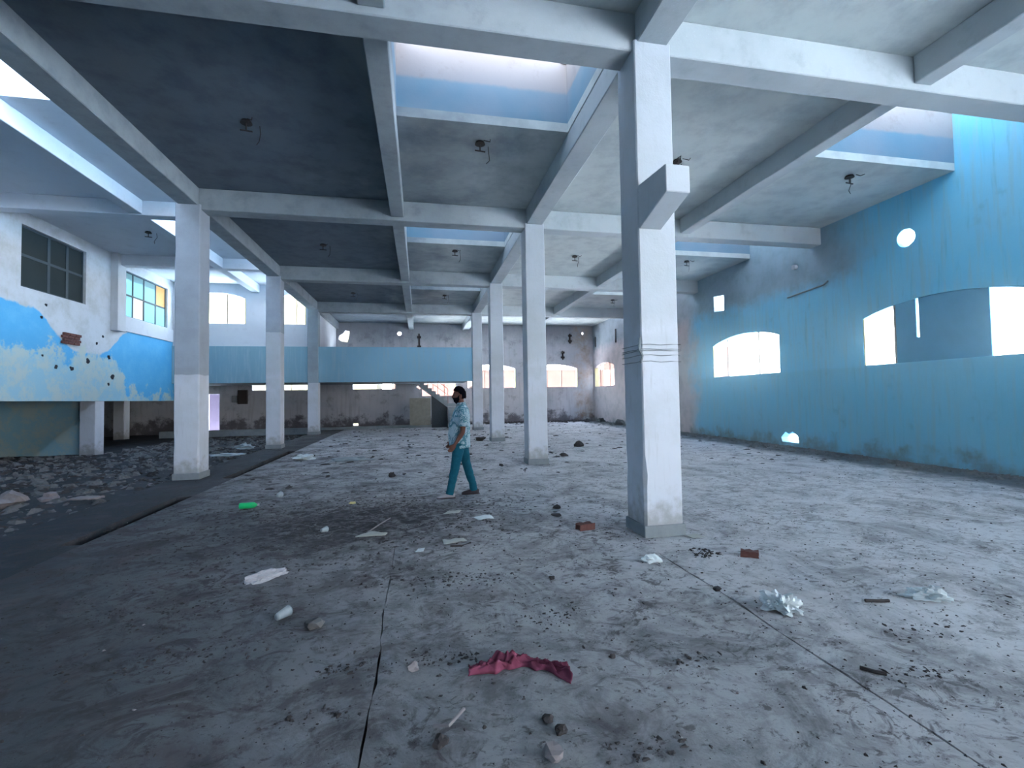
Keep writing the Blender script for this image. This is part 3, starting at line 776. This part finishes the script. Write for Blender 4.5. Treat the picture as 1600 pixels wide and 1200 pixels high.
def crumple(name, x, y, sx_, sy_, sz_, rz, mat, label, cat, amp=0.5, sub=4, seed=1, lumps=1):
    bm = bmesh.new()
    for L in range(lumps):
        r = bmesh.ops.create_icosphere(bm, subdivisions=sub, radius=1.0)
        off = Vector((random.uniform(-.5, .5), random.uniform(-.4, .4), 0)) if L else Vector((0, 0, 0))
        k = 1.0 if not L else random.uniform(.45, .7)
        for v in r['verts']:
            p = v.co.copy(); q = p*1.6+Vector((seed*2.3+L, seed, 0))
            d = 1+amp*(noise.noise(q)+0.6*abs(noise.noise(q*2.4))-0.5*abs(noise.noise(q*5.1)))
            v.co = Vector((p.x*sx_*d*k+off.x*sx_, p.y*sy_*d*k+off.y*sy_, max(-0.35, p.z)*sz_*d*k))
    zmin = min(v.co.z for v in bm.verts)
    for v in bm.verts: v.co.z -= zmin
    ob = mk(name, bm, mat, None, False); ob.location = (x, y, fz(y)-0.003); ob.rotation_euler = (0, 0, rz)
    return tag(ob, label, cat)

# maroon cloth: a rumpled band arched across the floor
bm = bmesh.new(); n, m_ = 90, 30; V = []
for i in range(n+1):
    u = i/n; X = -0.29+0.57*u; Yc = 0.10*math.sin(PI*u)-0.02*u
    hw = 0.038+0.035*math.exp(-((u-.3)/.13)**2)+0.012*noise.noise(Vector((u*11, 3, 3)))+0.045*max(0, u-.82)/.18
    for j in range(m_+1):
        v = j/m_*2-1
        p = Vector((u*5.5+v*0.8, v*1.5, 0)); f = noise.noise(p*2.1)
        r1 = (1-min(1, abs(noise.noise(p))*2.6))**1.1; r2 = (1-min(1, abs(noise.noise(p*2.4+Vector((9, 4, 2))))*2.4))**1.1
        h = (1-v*v)**0.45*(0.010+0.042*r1+0.022*r2)*(0.75+0.6*math.exp(-((u-.35)/.15)**2))+0.006*abs(f)
        V.append(bm.verts.new((X+0.012*noise.noise(p*1.7+Vector((5, 5, 5))), Yc+v*hw*(1+0.35*f)+0.02*noise.noise(Vector((u*8, 1.5 if v > 0 else 7.5, 0)))*abs(v), 0.004+max(0, h))))
for i in range(n):
    for j in range(m_):
        a = i*(m_+1)+j; bm.faces.new([V[a], V[a+1], V[a+m_+2], V[a+m_+1]])
cl = mk('cloth_rag', bm, M_cloth, None, True); cl.location = (0.55, 2.68, fz(2.7)); cl.rotation_euler = (0, 0, -0.18)
md = cl.modifiers.new('thick', 'SOLIDIFY'); md.thickness = 0.006; md.offset = -1
tag(cl, 'rumpled maroon cloth lying in an arch on the floor in the foreground', 'cloth')

crumple('plastic_bag', -1.35, 4.54, 0.155, 0.052, 0.05, 0.62, M_plastic, 'long crumpled clear plastic bag on the dark floor at left', 'bag', 0.55, 4, 3, 1)
crumple('plastic_bag', 2.56, 3.02, 0.115, 0.07, 0.085, -0.95, M_bagw, 'knotted white plastic bag lying beside the floor crack', 'bag', 0.9, 4, 5, 3)
crumple('plastic_bag', 3.77, 2.92, 0.115, 0.055, 0.065, -0.75, M_bagw, 'white plastic bag farthest right on the pale floor', 'bag', 0.9, 4, 8, 2)
crumple('plastic_bag', 2.14, 4.16, 0.085, 0.055, 0.045, -0.2, M_bagw, 'small folded white plastic bag in front of the nearest column', 'bag', 0.5, 3, 11, 1)
crumple('plastic_scrap', -3.0, 13.1, 0.22, 0.15, 0.08, 0, M_bagw, 'white plastic scrap on the floor between the two left columns', 'litter', 0.8, 3, 12, 1)
crumple('plastic_scrap', -1.75, 12.5, 0.42, 0.16, 0.06, 0, M_bagg, 'flattened pale plastic heap in mid hall, right of the white scrap', 'litter', 0.8, 3, 13, 2)
crumple('plastic_scrap', -5.5, 16.4, 0.25, 0.2, 0.11, 0, M_bagg, 'white plastic heap in the rubble behind the large left column', 'litter', 0.9, 3, 14, 2)
crumple('plastic_scrap', -5.35, 14.6, 0.4, 0.12, 0.05, 0, M_bagg, 'flat white sheet of plastic in the rubble right of the large left column', 'litter', 0.8, 3, 15, 1)
crumple('yellow_wrapper', -1.01, 7.44, 0.05, 0.035, 0.025, 0, M_yell, 'tiny yellowish wrapper on the dark dirt patch', 'litter', 0.6, 2, 16)

# green bottle
gb = empty('plastic_bottle', (-2.60, 7.50, fz(7.5)+0.045), label='bright green plastic bottle lying on its side', cat='bottle'); gb.rotation_euler = (0, 0, 0.13)
bm = bmesh.new(); loft(bm, [(Vector((t, 0, 0)), r, r) for t, r in ((0, .030), (.006, .043), (.03, .045), (.07, .043), (.12, .045), (.17, .044), (.205, .036), (.225, .018), (.24, .015))], 18, Vector((0, 0, 1)))
mk('body', bm, M_green, gb, True)
bm = bmesh.new(); loft(bm, [(Vector((t, 0, 0)), r, r) for t, r in ((.238, .017), (.262, .017))], 14, Vector((0, 0, 1)))
mk('cap', bm, M_plastic, gb)
# cups
def cup(x, y, rz, lab, L=0.11, r1=0.026, r2=0.038, tilt=0.0):
    e = empty('plastic_cup', (x, y, fz(y)+r2), label=lab, cat='cup'); e.rotation_euler = (0, tilt, rz)
    bm = bmesh.new(); pr_ = [(0, r1), (0.004, r1), (L*.5, (r1+r2)/2*1.05), (L, r2), (L, r2-.003), (L*.5, (r1+r2)/2), (.006, r1-.003)]
    loft(bm, [(Vector((t, 0, 0)), r, r*.9) for t, r in pr_], 16, Vector((0, 0, 1)))
    mk('wall', bm, M_bagg, e, True)
    bm = bmesh.new(); tp = [(L+0.003*math.cos(q), r2+0.003*math.sin(q)) for q in (0, 1.57, 3.14, 4.71, 6.28)]
    loft(bm, [(Vector((t, 0, 0)), r, r*.9) for t, r in tp], 16, Vector((0, 0, 1)), False); mk('rim', bm, M_bagg, e, True)
cup(-1.02, 3.66, 1.05, 'clear plastic cup on its side below the clear bag')
cup(-1.16, 5.92, 0.9, 'small translucent cup on the edge of the dark dirt patch', 0.08, .022, .032)
cup(-2.25, 8.12, 1.3, 'crushed pale cup just beyond the green bottle', 0.09, .03, .05)
# flat scraps
def scrap(name, x, y, pts, rz, mat, lab, cat, th=0.004, curl=0.02, seed=0):
    bm = bmesh.new(); nx = 8; V = []
    for i in range(nx+1):
        for j in range(nx+1):
            u, v = i/nx, j/nx
            p = Vector(pts[0])*(1-u)*(1-v)+Vector(pts[1])*u*(1-v)+Vector(pts[2])*u*v+Vector(pts[3])*(1-u)*v
            z = th+curl*(0.5+0.5*noise.noise(Vector((p[0]*14+seed, p[1]*14, seed))))
            V.append(bm.verts.new((p[0], p[1], z)))
    for i in range(nx):
        for j in range(nx):
            a = i*(nx+1)+j; bm.faces.new([V[a], V[a+1], V[a+nx+2], V[a+nx+1]])
    o = mk(name, bm, mat, None, True); o.location = (x, y, fz(y)); o.rotation_euler = (0, 0, rz)
    m = o.modifiers.new('t', 'SOLIDIFY'); m.thickness = th; m.offset = -1
    return tag(o, lab, cat)
scrap('foam_offcut', -0.56, 5.68, [(-.18, -.04), (.15, -.05), (.17, .02), (-.02, .12)], 0, M_paper, 'flat tapered offcut of pale foam near the dark dirt patch', 'litter', 0.012, 0.012)
scrap('paper_sheet', 0.42, 6.52, [(-.14, -.07), (.06, -.1), (.14, .06), (-.03, .07)], 0.1, M_paper, 'greyish paper sheet just in front of the man', 'paper', .003, .02, 3)
scrap('paper_sheet', 0.80, 6.1, [(-.09, -.10), (.12, -.08), (.11, .1), (-.14, .08)], 0.15, M_bagw, 'creased white paper sheet right of the one before the man', 'paper', .003, .03, 5)
scrap('cardboard_piece', 0.36, 5.2, [(-.14, -.07), (.12, -.06), (.12, .07), (-.12, .09)], 0.2, M_paper, 'torn dull cardboard piece below the paper sheets', 'cardboard', .004, .03, 7)
scrap('plastic_scrap', -0.02, 5.0, [(-.05, -.05), (.035, -.045), (.06, .055), (-.01, .05)], 0.1, M_bagw, 'small whitish flat lid left of centre on the bare floor', 'litter', .006, .008, 9)
scrap('paper_sheet', 2.98, 4.76, [(-.08, -.06), (.09, -.07), (.07, .06), (-.08, .06)], 0.1, M_paper, 'cream paper scrap touching the foot of the nearest column', 'paper', .003, .015, 11)
scrap('plaster_slab', -5.35, 8.85, [(-.22, -.07), (.2, -.09), (.22, .1), (-.18, .1)], 0, M_pale, 'flat pale slab of plaster in the rubble by the drain', 'rubble', .03, .03, 13)
def stick(pts, r, mat, lab, nm='stick'):
    bm = bmesh.new(); tube(bm, [(p[0], p[1], fz(p[1])+r+0.002+(p[2] if len(p) > 2 else 0)) for p in pts], r, 6)
    return tag(mk(nm, bm, mat), lab, 'stick')
stick([(-0.62, 5.80), (-0.5, 6.15), (-0.40, 6.40)], 0.008, M_pale, 'thin pale stick pointing away from the foam offcut')
stick([(3.28, 3.0), (3.38, 2.97), (3.45, 2.96)], 0.012, M_clod, 'short dark stick left of the rightmost white bag')
stick([(2.46, 2.30), (2.50, 2.25), (2.545, 2.215)], 0.010, M_clod, 'dark twig right of the floor crack in the foreground')
stick([(0.05, 2.34), (0.12, 2.30, .02), (0.20, 2.36, .05)], 0.009, M_pale, 'pale splinter standing out of the dark clump in the foreground')
stick([(0.30, 5.05), (0.42, 5.03), (0.52, 5.08, .01)], 0.010, M_clod, 'dark stick below the cardboard piece')
# bricks and stones, each its own
def brick(x, y, rz, lab, s=1.0):
    bm = bmesh.new(); addbox(bm, -0.1*s, .1*s, -.055*s, .055*s, 0, .07*s)
    bmesh.ops.subdivide_edges(bm, edges=list(bm.edges), cuts=3, use_grid_fill=True)
    for v in bm.verts:
        v.co += Vector((1, 1, 1))*0.014*noise.noise(v.co*16+Vector((x, y, 0)))
        v.co.z = max(0, v.co.z)
    o = mk('brick', bm, M_brick, None); o.location = (x, y, fz(y)); o.rotation_euler = (0, 0, rz); tag(o, lab, 'brick')
brick(1.91, 5.33, 0.2, 'dark red brick on the floor left of the nearest column')
brick(3.13, 4.07, -0.6, 'broken brick on the floor right of the nearest column', 0.78)
def stone(x, y, s, lab, mat=M_stone, seed=1, name='stone', cat='stone', fl=0.7):
    bm = bmesh.new(); rock(bm, (0, 0, s*0.45), (s, s*0.85, s*fl), 2, 0.7, seed)
    for v in bm.verts: v.co.z = max(-0.01, v.co.z)
    o = mk(name, bm, mat); o.location = (x, y, fz(y) if x > -4.9 else 0.0); tag(o, lab, cat)
stone(-0.74, 3.52, 0.062, 'fist-sized grey stone right of the tipped cup')
stone(-0.05, 2.86, 0.036, 'pale pebble left of the maroon cloth', M_pale, 2)
stone(0.56, 2.04, 0.048, 'pale lump of plaster at the bottom edge, right of centre', M_pale, 3)
stone(0.60, 2.27, 0.028, 'dark clod below the maroon cloth, upper of a pair', M_clod, 4, 'clod', 'clod')
stone(0.64, 2.18, 0.032, 'dark clod below the maroon cloth, lower of a pair', M_clod, 5, 'clod', 'clod')
stone(2.34, 3.44, 0.03, 'round dark clod sitting on the floor crack', M_clod, 6, 'clod', 'clod')
stone(-0.57, 9.73, 0.06, 'dark upright lump on the floor left of the man', M_clod, 7, 'clod', 'clod', 1.2)
stone(1.13, 2.72, 0.02, 'small dark clod right of the maroon cloth', M_clod, 8, 'clod', 'clod')
stone(1.11, 3.97, 0.024, 'small dark clod in the open floor above the cloth', M_clod, 9, 'clod', 'clod')
stone(0.08, 2.22, 0.034, 'dark ragged clump in the foreground below the cloth', M_clod, 10, 'clod', 'clod', 0.9)
stone(4.77, 13.7, 0.15, 'dark rubble lump between the second and nearest columns', M_clod, 11, 'rubble_lump', 'rubble')
stone(3.6, 11.6, 0.12, 'low dark rubble right of the second column', M_clod, 12, 'rubble_lump', 'rubble', .4)
stone(1.87, 6.37, 0.055, 'dark brown clod in mid floor, upper of two', M_clod, 13, 'clod', 'clod', .5)
stone(1.74, 5.94, 0.06, 'flat dark clod in mid floor, lower of two', M_clod, 14, 'clod', 'clod', .35)
stone(2.1, 16.6, 0.16, 'dark rubble lump at the foot of the third right-hand column', M_clod, 15, 'rubble_lump', 'rubble', .5)
for k, (x, y, s) in enumerate(((-6.4, 8.9, .22), (-6.9, 9.1, .17), (-6.1, 9.25, .14))):
    stone(x, y, s, ('pinkish boulder of plaster at the left edge, biggest of three', 'pinkish plaster lump at the far left edge', 'pinkish plaster lump, rightmost of the three by the left edge')[k], M_pale, 20+k, 'rubble_lump', 'rubble', .6)
for k, (x, y, s) in enumerate(((10.0, 24.9, .22), (9.4, 25.6, .16), (10.1, 22.6, .25), (10.2, 20.4, .2))):
    stone(x, y, s, ('rubble lump in the far right corner', 'smaller rubble lump near the far right corner', 'dark rubble heap under the far pink window', 'rubble lump along the right wall beyond the nearest column')[k], M_clod, 30+k, 'rubble_lump', 'rubble', .8)

COLS = [(XC, y+.23) for y in YR]+[(XA, y+.23) for y in YR[1:]]+[(-10.33, 17.52), (.55, 7.5), (.75, 7.6), (1.9, 23.5), (1, 24.8)]
def scatter(name, n, fn, smin, smax, mat, lab, cat='rubble', flat=0.5):
    V, F = [], []
    for i in range(n):
        s = smin+(smax-smin)*random.random()**3
        while True:
            x, y = fn()
            if x > XR-0.03-s*1.6 or (y > YB-0.05-s*1.6) or (x < -10.3 and y > 17.5-s*2): continue
            if any(abs(x-cx) < 0.3+s*1.6 and abs(y-cy2) < 0.3+s*1.6 for cx, cy2 in COLS): continue
            break
        z = fz(y) if x > -4.9 else 0.03*noise.noise(Vector((x*.8, y*.8, 1)))
        base = len(V)
        a0 = random.random()*6.28; k = 6; e = random.uniform(.5, 1.6)
        for q in range(k):
            a = a0+2*PI*q/k; r = s*random.uniform(.6, 1.15)
            V.append((x+r*e*math.cos(a), y+r*math.sin(a)/e, z-0.004))
        for q in range(3):
            a = a0+2*PI*q/3; r = s*random.uniform(.3, .7)
            V.append((x+r*e*math.cos(a), y+r*math.sin(a)/e, z+s*flat*random.uniform(.5, 1.3)))
        t = [base+6, base+7, base+8]; b = [base+q for q in range(6)]
        F += [tuple(t)]
        for q in range(3):
            F += [(b[2*q], b[2*q+1], t[q]), (b[2*q+1], b[(2*q+2) % 6], t[q]), (b[(2*q+2) % 6], t[(q+1) % 3], t[q])]
    me = bpy.data.meshes.new(name); me.from_pydata(V, [], F); me.update()
    o = link(name, me, mat, floor); o['kind'] = 'stuff'; return o
def near():
    while True:
        x = random.uniform(-5.2, 9.5); y = random.uniform(1.2, 24)
        if random.random() < (0.25 + 0.75*max(0, noise.noise(Vector((x*.7, y*.7, 9)))*1.6+0.2)) and random.random() < (1.0 if x < 3 else .6): return x, y
scatter('dirt_crumbs', 9000, near, 0.003, 0.019, M_clod, 'dark dirt crumbs strewn over the cement floor', 'dirt', .45)
def fore(): return random.uniform(-4.5, 5), random.uniform(1.3, 5.5)
scatter('fine_grit', 5000, fore, 0.002, 0.012, M_clod, '', '', .5)
for cx, cy2, nn, sg in ((-0.45, 2.95, 70, .10), (0.15, 2.95, 90, .16), (-0.55, 2.55, 60, .12), (0.95, 3.3, 60, .15), (0.1, 4.2, 120, .28), (0.5, 4.1, 90, .22), (-1.5, 3.3, 90, .25), (-1.9, 4.0, 120, .35), (1.6, 2.6, 40, .12), (2.75, 2.2, 60, .15), (3.3, 2.6, 60, .2), (1.0, 2.0, 50, .12)):
    scatter('dirt_patch', nn, lambda: (random.gauss(cx, sg), max(1.2, random.gauss(cy2, sg*.35))), 0.004, 0.022, M_clod, '', '', .4)
scatter('plaster_crumbs', 420, near, 0.004, 0.018, M_pale, 'pale plaster crumbs strewn over the cement floor', 'dirt', .5)
def heap():
    while True:
        x = random.gauss(-0.9, 1.3); y = random.gauss(6.6, 0.9)
        if y > 4.4: return x, y
scatter('leaf_dirt', 3600, heap, 0.006, 0.034, M_clod, 'scattered dark leaf litter around the middle of the hall', 'dirt', .25)
scatter('leaf_pile', 60, lambda: (random.gauss(2.76, .09), random.gauss(4.25, .06)), 0.01, 0.03, M_clod, 'little pile of dark leaves right of the nearest column', 'leaves', .5)
def leftf():
    return random.uniform(-14, -4.95), random.uniform(5, 24)
scatter('left_rubble', 3200, leftf, 0.03, 0.16, M_stone, 'broken plaster and stone rubble covering the left aisle floor', 'rubble', .5)
scatter('left_dark_rubble', 3000, leftf, 0.02, 0.14, M_clod, 'dark rubble covering the left aisle floor', 'rubble', .4)
scatter('left_pale_scraps', 260, leftf, 0.02, 0.10, M_pale, 'pale scraps among the rubble of the left aisle', 'rubble', .3)
def rightf():
    return min(XR-0.05, XR-abs(random.gauss(0, .45))), random.uniform(3.5, 27)
scatter('wall_foot_rubble', 1800, rightf, 0.015, 0.11, M_stone, 'grey rubble along the foot of the right wall', 'rubble', .5)
def backf(): return random.uniform(2.5, 10.5), YB-0.1-abs(random.gauss(0, .7))
scatter('far_rubble', 900, backf, 0.03, 0.14, M_clod, 'dark rubble along the foot of the far wall', 'rubble', .5)
def mid(): return random.uniform(-3.6, 10), random.uniform(9, 26)
scatter('mid_litter', 700, mid, 0.02, 0.11, M_clod, 'dark litter dotted over the far half of the floor', 'dirt', .25)

# ------------------------------------------------------------------ the man
def voxel(bm, name, mat, parent, vox, smooth_it=2):
    bmesh.ops.recalc_face_normals(bm, faces=bm.faces)
    me = bpy.data.meshes.new('tmp'); bm.to_mesh(me); bm.free()
    t = bpy.data.objects.new('tmp', me); COL.objects.link(t)
    a = t.modifiers.new('r', 'REMESH'); a.mode = 'VOXEL'; a.voxel_size = vox; a.use_smooth_shade = True
    if smooth_it:
        b = t.modifiers.new('s', 'SMOOTH'); b.iterations = smooth_it; b.factor = 0.5
    dg = bpy.context.evaluated_depsgraph_get()
    nm = bpy.data.meshes.new_from_object(t.evaluated_get(dg)); nm.name = name
    bpy.data.objects.remove(t); bpy.data.meshes.remove(me)
    nm.materials.clear()
    return link(name, nm, mat, parent, True)
man = empty('person', (0.62, 7.55, fz(7.55)), label='bearded man in a patterned pale blue shirt and teal jeans, standing looking left', cat='person')
V3 = lambda x, y, z: Vector((x, y, z))
M_skin = plain('brown_skin', (0.17, 0.075, 0.055), 0.6, 0.1, 20)
M_hair = plain('black_hair', (0.006, 0.006, 0.010), 0.9, 0.3, 60)
M_hair.node_tree.nodes['Principled BSDF'].inputs['Specular IOR Level'].default_value = 0.05
M_jean = plain('teal_denim', (0.008, 0.115, 0.17), 0.9, 0.3, 16, bump=0.3)
M_shoe = plain('shoe_dark', (0.06, 0.05, 0.06), 0.6)
M_shoe2 = plain('shoe_pale_upper', (0.35, 0.33, 0.34), 0.6)
n_ = NM('leaf_print_shirt', 0.8)
lf = n_.noise(6.5, 3, 0.5, (1, 1, 0.8), 2.2); l2 = n_.ramp(lf, 0.50, 0.54); l3 = n_.ramp(lf, 0.60, 0.63)
kk = n_.mix(l2, (0.42, 0.57, 0.63), (0.10, 0.27, 0.34)); kk = n_.mix(l3, kk, (0.56, 0.70, 0.75)); n_.col(kk); n_.bump(n_.noise(9, 4), 0.5, 0.02)
M_shirt = n_.m
# joints (facing -X; his left side, -Y, towards the camera)
HIPL, HIPR = V3(-.01, -.095, .88), V3(.03, .095, .88)
KNL, KNR = V3(-.085, -.115, .50), V3(.11, .10, .50)
ANL, ANR = V3(-.175, -.12, .09), V3(.235, .13, .09)
bm = bmesh.new()
# head
hc = V3(0.0, 0, 1.61)
r = bmesh.ops.create_icosphere(bm, subdivisions=4, radius=1.0)
for v in r['verts']:
    p = v.co.copy(); x, y, z = p.x*0.100, p.y*0.077, p.z*0.122
    if p.z < -0.1: y *= 1-0.25*(-p.z-.1); x = x*(1-0.22*(-p.z-.1)) - 0.018*(-p.z)      # jaw
    if p.x > 0.2 and p.z > -.2: x *= 1.04
    v.co = hc+V3(x, y, z)
loft(bm, [(hc+V3(-.088, 0, .02), .008, .008), (hc+V3(-.108, 0, -.012), .016, .012), (hc+V3(-.112, 0, -.030), .014, .018), (hc+V3(-.092, 0, -.038), .012, .014)], 8)      # nose
loft(bm, [(hc+V3(-.082, 0, -.058), .012, .026), (hc+V3(-.090, 0, -.066), .010, .022), (hc+V3(-.082, 0, -.078), .012, .024)], 8)   # lips
for s in (-1, 1):
    loft(bm, [(hc+V3(.012, s*.072, .02), .018, .008), (hc+V3(.018, s*.082, .008), .022, .010), (hc+V3(.008, s*.074, -.03), .010, .008)], 8)     # ears
    loft(bm, [(hc+V3(-.082, s*.030, .022), .014, .022), (hc+V3(-.088, s*.032, .032), .010, .024)], 8)    # brows
loft(bm, [(V3(.012, 0, 1.55), .055, .055), (V3(.022, 0, 1.47), .058, .060), (V3(.03, 0, 1.40), .075, .09)], 16)
# torso
loft(bm, [(V3(.03, 0, 1.43), .06, .10), (V3(.035, 0, 1.38), .10, .185), (V3(.02, 0, 1.26), .125, .185), (V3(-.005, 0, 1.08), .145, .165), (V3(-.005, 0, .95), .14, .165), (V3(.01, 0, .86), .12, .16)], 20)
def arm(s, SH, EL, WR, HD):
    loft(bm, [(SH, .052, .050), (SH.lerp(EL, .35), .050, .046), (SH.lerp(EL, .8), .040, .038), (EL, .038, .036), (EL.lerp(WR, .3), .038, .035), (EL.lerp(WR, .75), .028, .025), (WR, .024, .020), (WR.lerp(HD, .3), .027, .019)], 12)
    d = (HD-WR).normalized(); f = V3(-1, 0, 0); f = (f-d*f.dot(d)).normalized()
    pe = WR+d*0.085
    loft(bm, [(WR, .026, .018), (WR+d*.04, .040, .017), (pe, .042, .016)], 12, f)
    for q, (o_, L) in enumerate(((.030, .068), (.010, .078), (-.011, .072), (-.030, .056))):
        b0 = pe+f*o_-d*.012; c = V3(0, -s, 0)*-1
        b1 = b0+d*L*.45; b2 = b1+d*L*.3+c*.012+f*.006; b3 = b2+d*L*.25+c*.016+f*.008
        loft(bm, [(b0, .0095, .0095), (b1, .009, .009), (b2, .0082, .0082), (b3, .006, .006)], 8)
    t0 = WR+d*.03+f*.028; t1 = t0+d*.03+f*.026; t2 = t1+d*.032+f*.006
    loft(bm, [(t0, .012, .012), (t1, .0105, .0105), (t2, .007, .007)], 8)
SHL, ELL, WRL, HDL = V3(.055, -.205, 1.33), V3(.025, -.245, 1.03), V3(-.095, -.215, .845), V3(-.155, -.20, .76)
SHR, ELR, WRR, HDR = V3(.05, .205, 1.33), V3(.02, .25, 1.04), V3(-.10, .20, .86), V3(-.17, .18, .775)
arm(-1, SHL, ELL, WRL, HDL); arm(1, SHR, ELR, WRR, HDR)
def leg(H, K, A, f=1.0):
    loft(bm, [(H+V3(0, 0, .02), .085*f, .085*f), (H.lerp(K, .5), .074*f, .072*f), (K, .055*f, .054*f), (K.lerp(A, .3), .056*f, .052*f), (A, .036*f, .034*f)], 14)
leg(HIPL, KNL, ANL); leg(HIPR, KNR, ANR)
for A in (ANL, ANR):
    loft(bm, [(A+V3(.05, 0, -.045), .026, .028), (A+V3(0, 0, -.035), .038, .034), (A+V3(-.09, 0, -.055), .026, .042), (A+V3(-.16, 0, -.065), .016, .036)], 12, V3(0, 0, 1))
body = voxel(bm, 'body', M_skin, man, 0.0065, 2)
# hair: a thick cap with a quiff
bm = bmesh.new(); r = bmesh.ops.create_icosphere(bm, subdivisions=4, radius=1.0); kill = []
for v in r['verts']:
    p = v.co.copy(); w = 0.006*noise.noise(p*6)
    front = p.x < -0.55 and p.z < 0.42
    low = p.z < (-0.42 if p.x > 0.35 else 0.10-0.5*(p.x-0.1) if p.x > -.2 else 0.35)
    if front or low: kill.append(v)
    lift = 0.022*max(0, p.z)+(0.020*max(0, -p.x)*max(0, p.z))
    v.co = hc+V3(p.x*(0.112+w), p.y*(0.089+w), p.z*(0.130+w)+lift)
bmesh.ops.delete(bm, geom=kill, context='VERTS')
hair = mk('hair', bm, M_hair, man, True); m = hair.modifiers.new('s', 'SOLIDIFY'); m.thickness = 0.022; m.offset = -1
# beard
bm = bmesh.new(); r = bmesh.ops.create_icosphere(bm, subdivisions=4, radius=1.0); kill = []
for v in r['verts']:
    p = v.co.copy(); x, y, z = p.x*0.112, p.y*0.083, p.z*0.138
    if p.z < -0.1: y *= 1-0.2*(-p.z-.1); x = x*(1-0.18*(-p.z-.1))-0.026*(-p.z)
    keep = p.z < -0.22 and p.x < 0.12 or (p.z < 0.0 and -0.25 < p.x < 0.05 and abs(p.y) > .5)
    if (p.z > -0.62 and p.x < -0.80 and abs(p.y) < .3 and -.60 < p.z < -.42): keep = False
    if not keep: kill.append(v)
    v.co = hc+V3(x, y, z)+V3(1, 1, 1)*0.004*noise.noise(p*8)
bmesh.ops.delete(bm, geom=kill, context='VERTS')
bd_ = mk('beard', bm, M_hair, man, True); m = bd_.modifiers.new('s', 'SOLIDIFY'); m.thickness = 0.02; m.offset = -1
M_eye = plain('dark_eye', (0.02, 0.015, 0.015), 0.2)
for s in (-1, 1):
    bm = bmesh.new(); bmesh.ops.create_uvsphere(bm, u_segments=10, v_segments=8, radius=0.011)
    for v in bm.verts: v.co += hc+V3(-.084, s*.031, .004)
    mk('eye', bm, M_eye, man, True)
# shirt: torso and short sleeves in one surface
bm = bmesh.new()
loft(bm, [(V3(.03, 0, 1.47), .068, .075), (V3(.035, 0, 1.435), .085, .13), (V3(.035, 0, 1.385), .118, .205), (V3(.025, 0, 1.27), .145, .205), (V3(.0, 0, 1.12), .168, .19), (V3(-.012, 0, 1.0), .178, .19), (V3(-.005, 0, .88), .172, .192), (V3(0, 0, .775), .168, .192)], 28)
for SH, EL in ((SHL, ELL), (SHR, ELR)):
    loft(bm, [(SH+V3(0, 0, .035)+(V3(.03, 0, 1.36)-SH)*.25, .062, .062), (SH.lerp(EL, .12), .075, .070), (SH.lerp(EL, .45), .074, .068), (SH.lerp(EL, .70), .076, .070)], 16)
for v in bm.verts:
    v.co += v.co.normalized()*0
sh = voxel(bm, 'shirt', M_shirt, man, 0.009, 3)
for v in sh.data.vertices:
    c = v.co; f = noise.noise(Vector((c.x*7, c.y*7, c.z*11)))+0.5*noise.noise(c*22)
    v.co += v.normal*0.007*f
bm = bmesh.new()   # collar
loft(bm, [(V3(.028, 0, 1.455), .080, .088), (V3(.022, 0, 1.50), .068, .074)], 20, cap=False)
co_ = mk('collar', bm, M_shirt, man, True); m = co_.modifiers.new('s', 'SOLIDIFY'); m.thickness = 0.008
# jeans
bm = bmesh.new()
loft(bm, [(V3(.005, 0, .90), .145, .17), (V3(.01, 0, .82), .15, .175), (V3(.01, 0, .76), .125, .16)], 24)
for H, K, A in ((HIPL, KNL, ANL), (HIPR, KNR, ANR)):
    loft(bm, [(H+V3(0, 0, .0), .100, .095), (H.lerp(K, .45), .092, .088), (K, .072, .070), (K.lerp(A, .35), .070, .066), (K.lerp(A, .8), .060, .058), (A+V3(-.005, 0, -.03), .066, .060)], 18)
je = voxel(bm, 'jeans', M_jean, man, 0.009, 3)
for v in je.data.vertices:
    c = v.co; v.co += v.normal*0.006*(noise.noise(Vector((c.x*8, c.y*8, c.z*14)))+.4*noise.noise(c*25))
for A, mt in ((ANL, M_shoe2), (ANR, M_shoe)):
    bm = bmesh.new()
    loft(bm, [(A+V3(.075, 0, -.05), .030, .032), (A+V3(.04, 0, -.042), .044, .042), (A+V3(-.02, 0, -.038), .048, .042), (A+V3(-.10, 0, -.055), .032, .048), (A+V3(-.165, 0, -.062), .024, .046), (A+V3(-.20, 0, -.07), .014, .030)], 16, V3(0, 0, 1))
    sho = mk('shoe', bm, mt, man, True)
    bm = bmesh.new()
    loft(bm, [(A+V3(.085, 0, -.083), .012, .034), (A+V3(-.02, 0, -.083), .012, .043), (A+V3(-.12, 0, -.083), .012, .050), (A+V3(-.205, 0, -.083), .012, .034)], 12, V3(0, 0, 1))
    mk('sole', bm, M_shoe, sho, True)
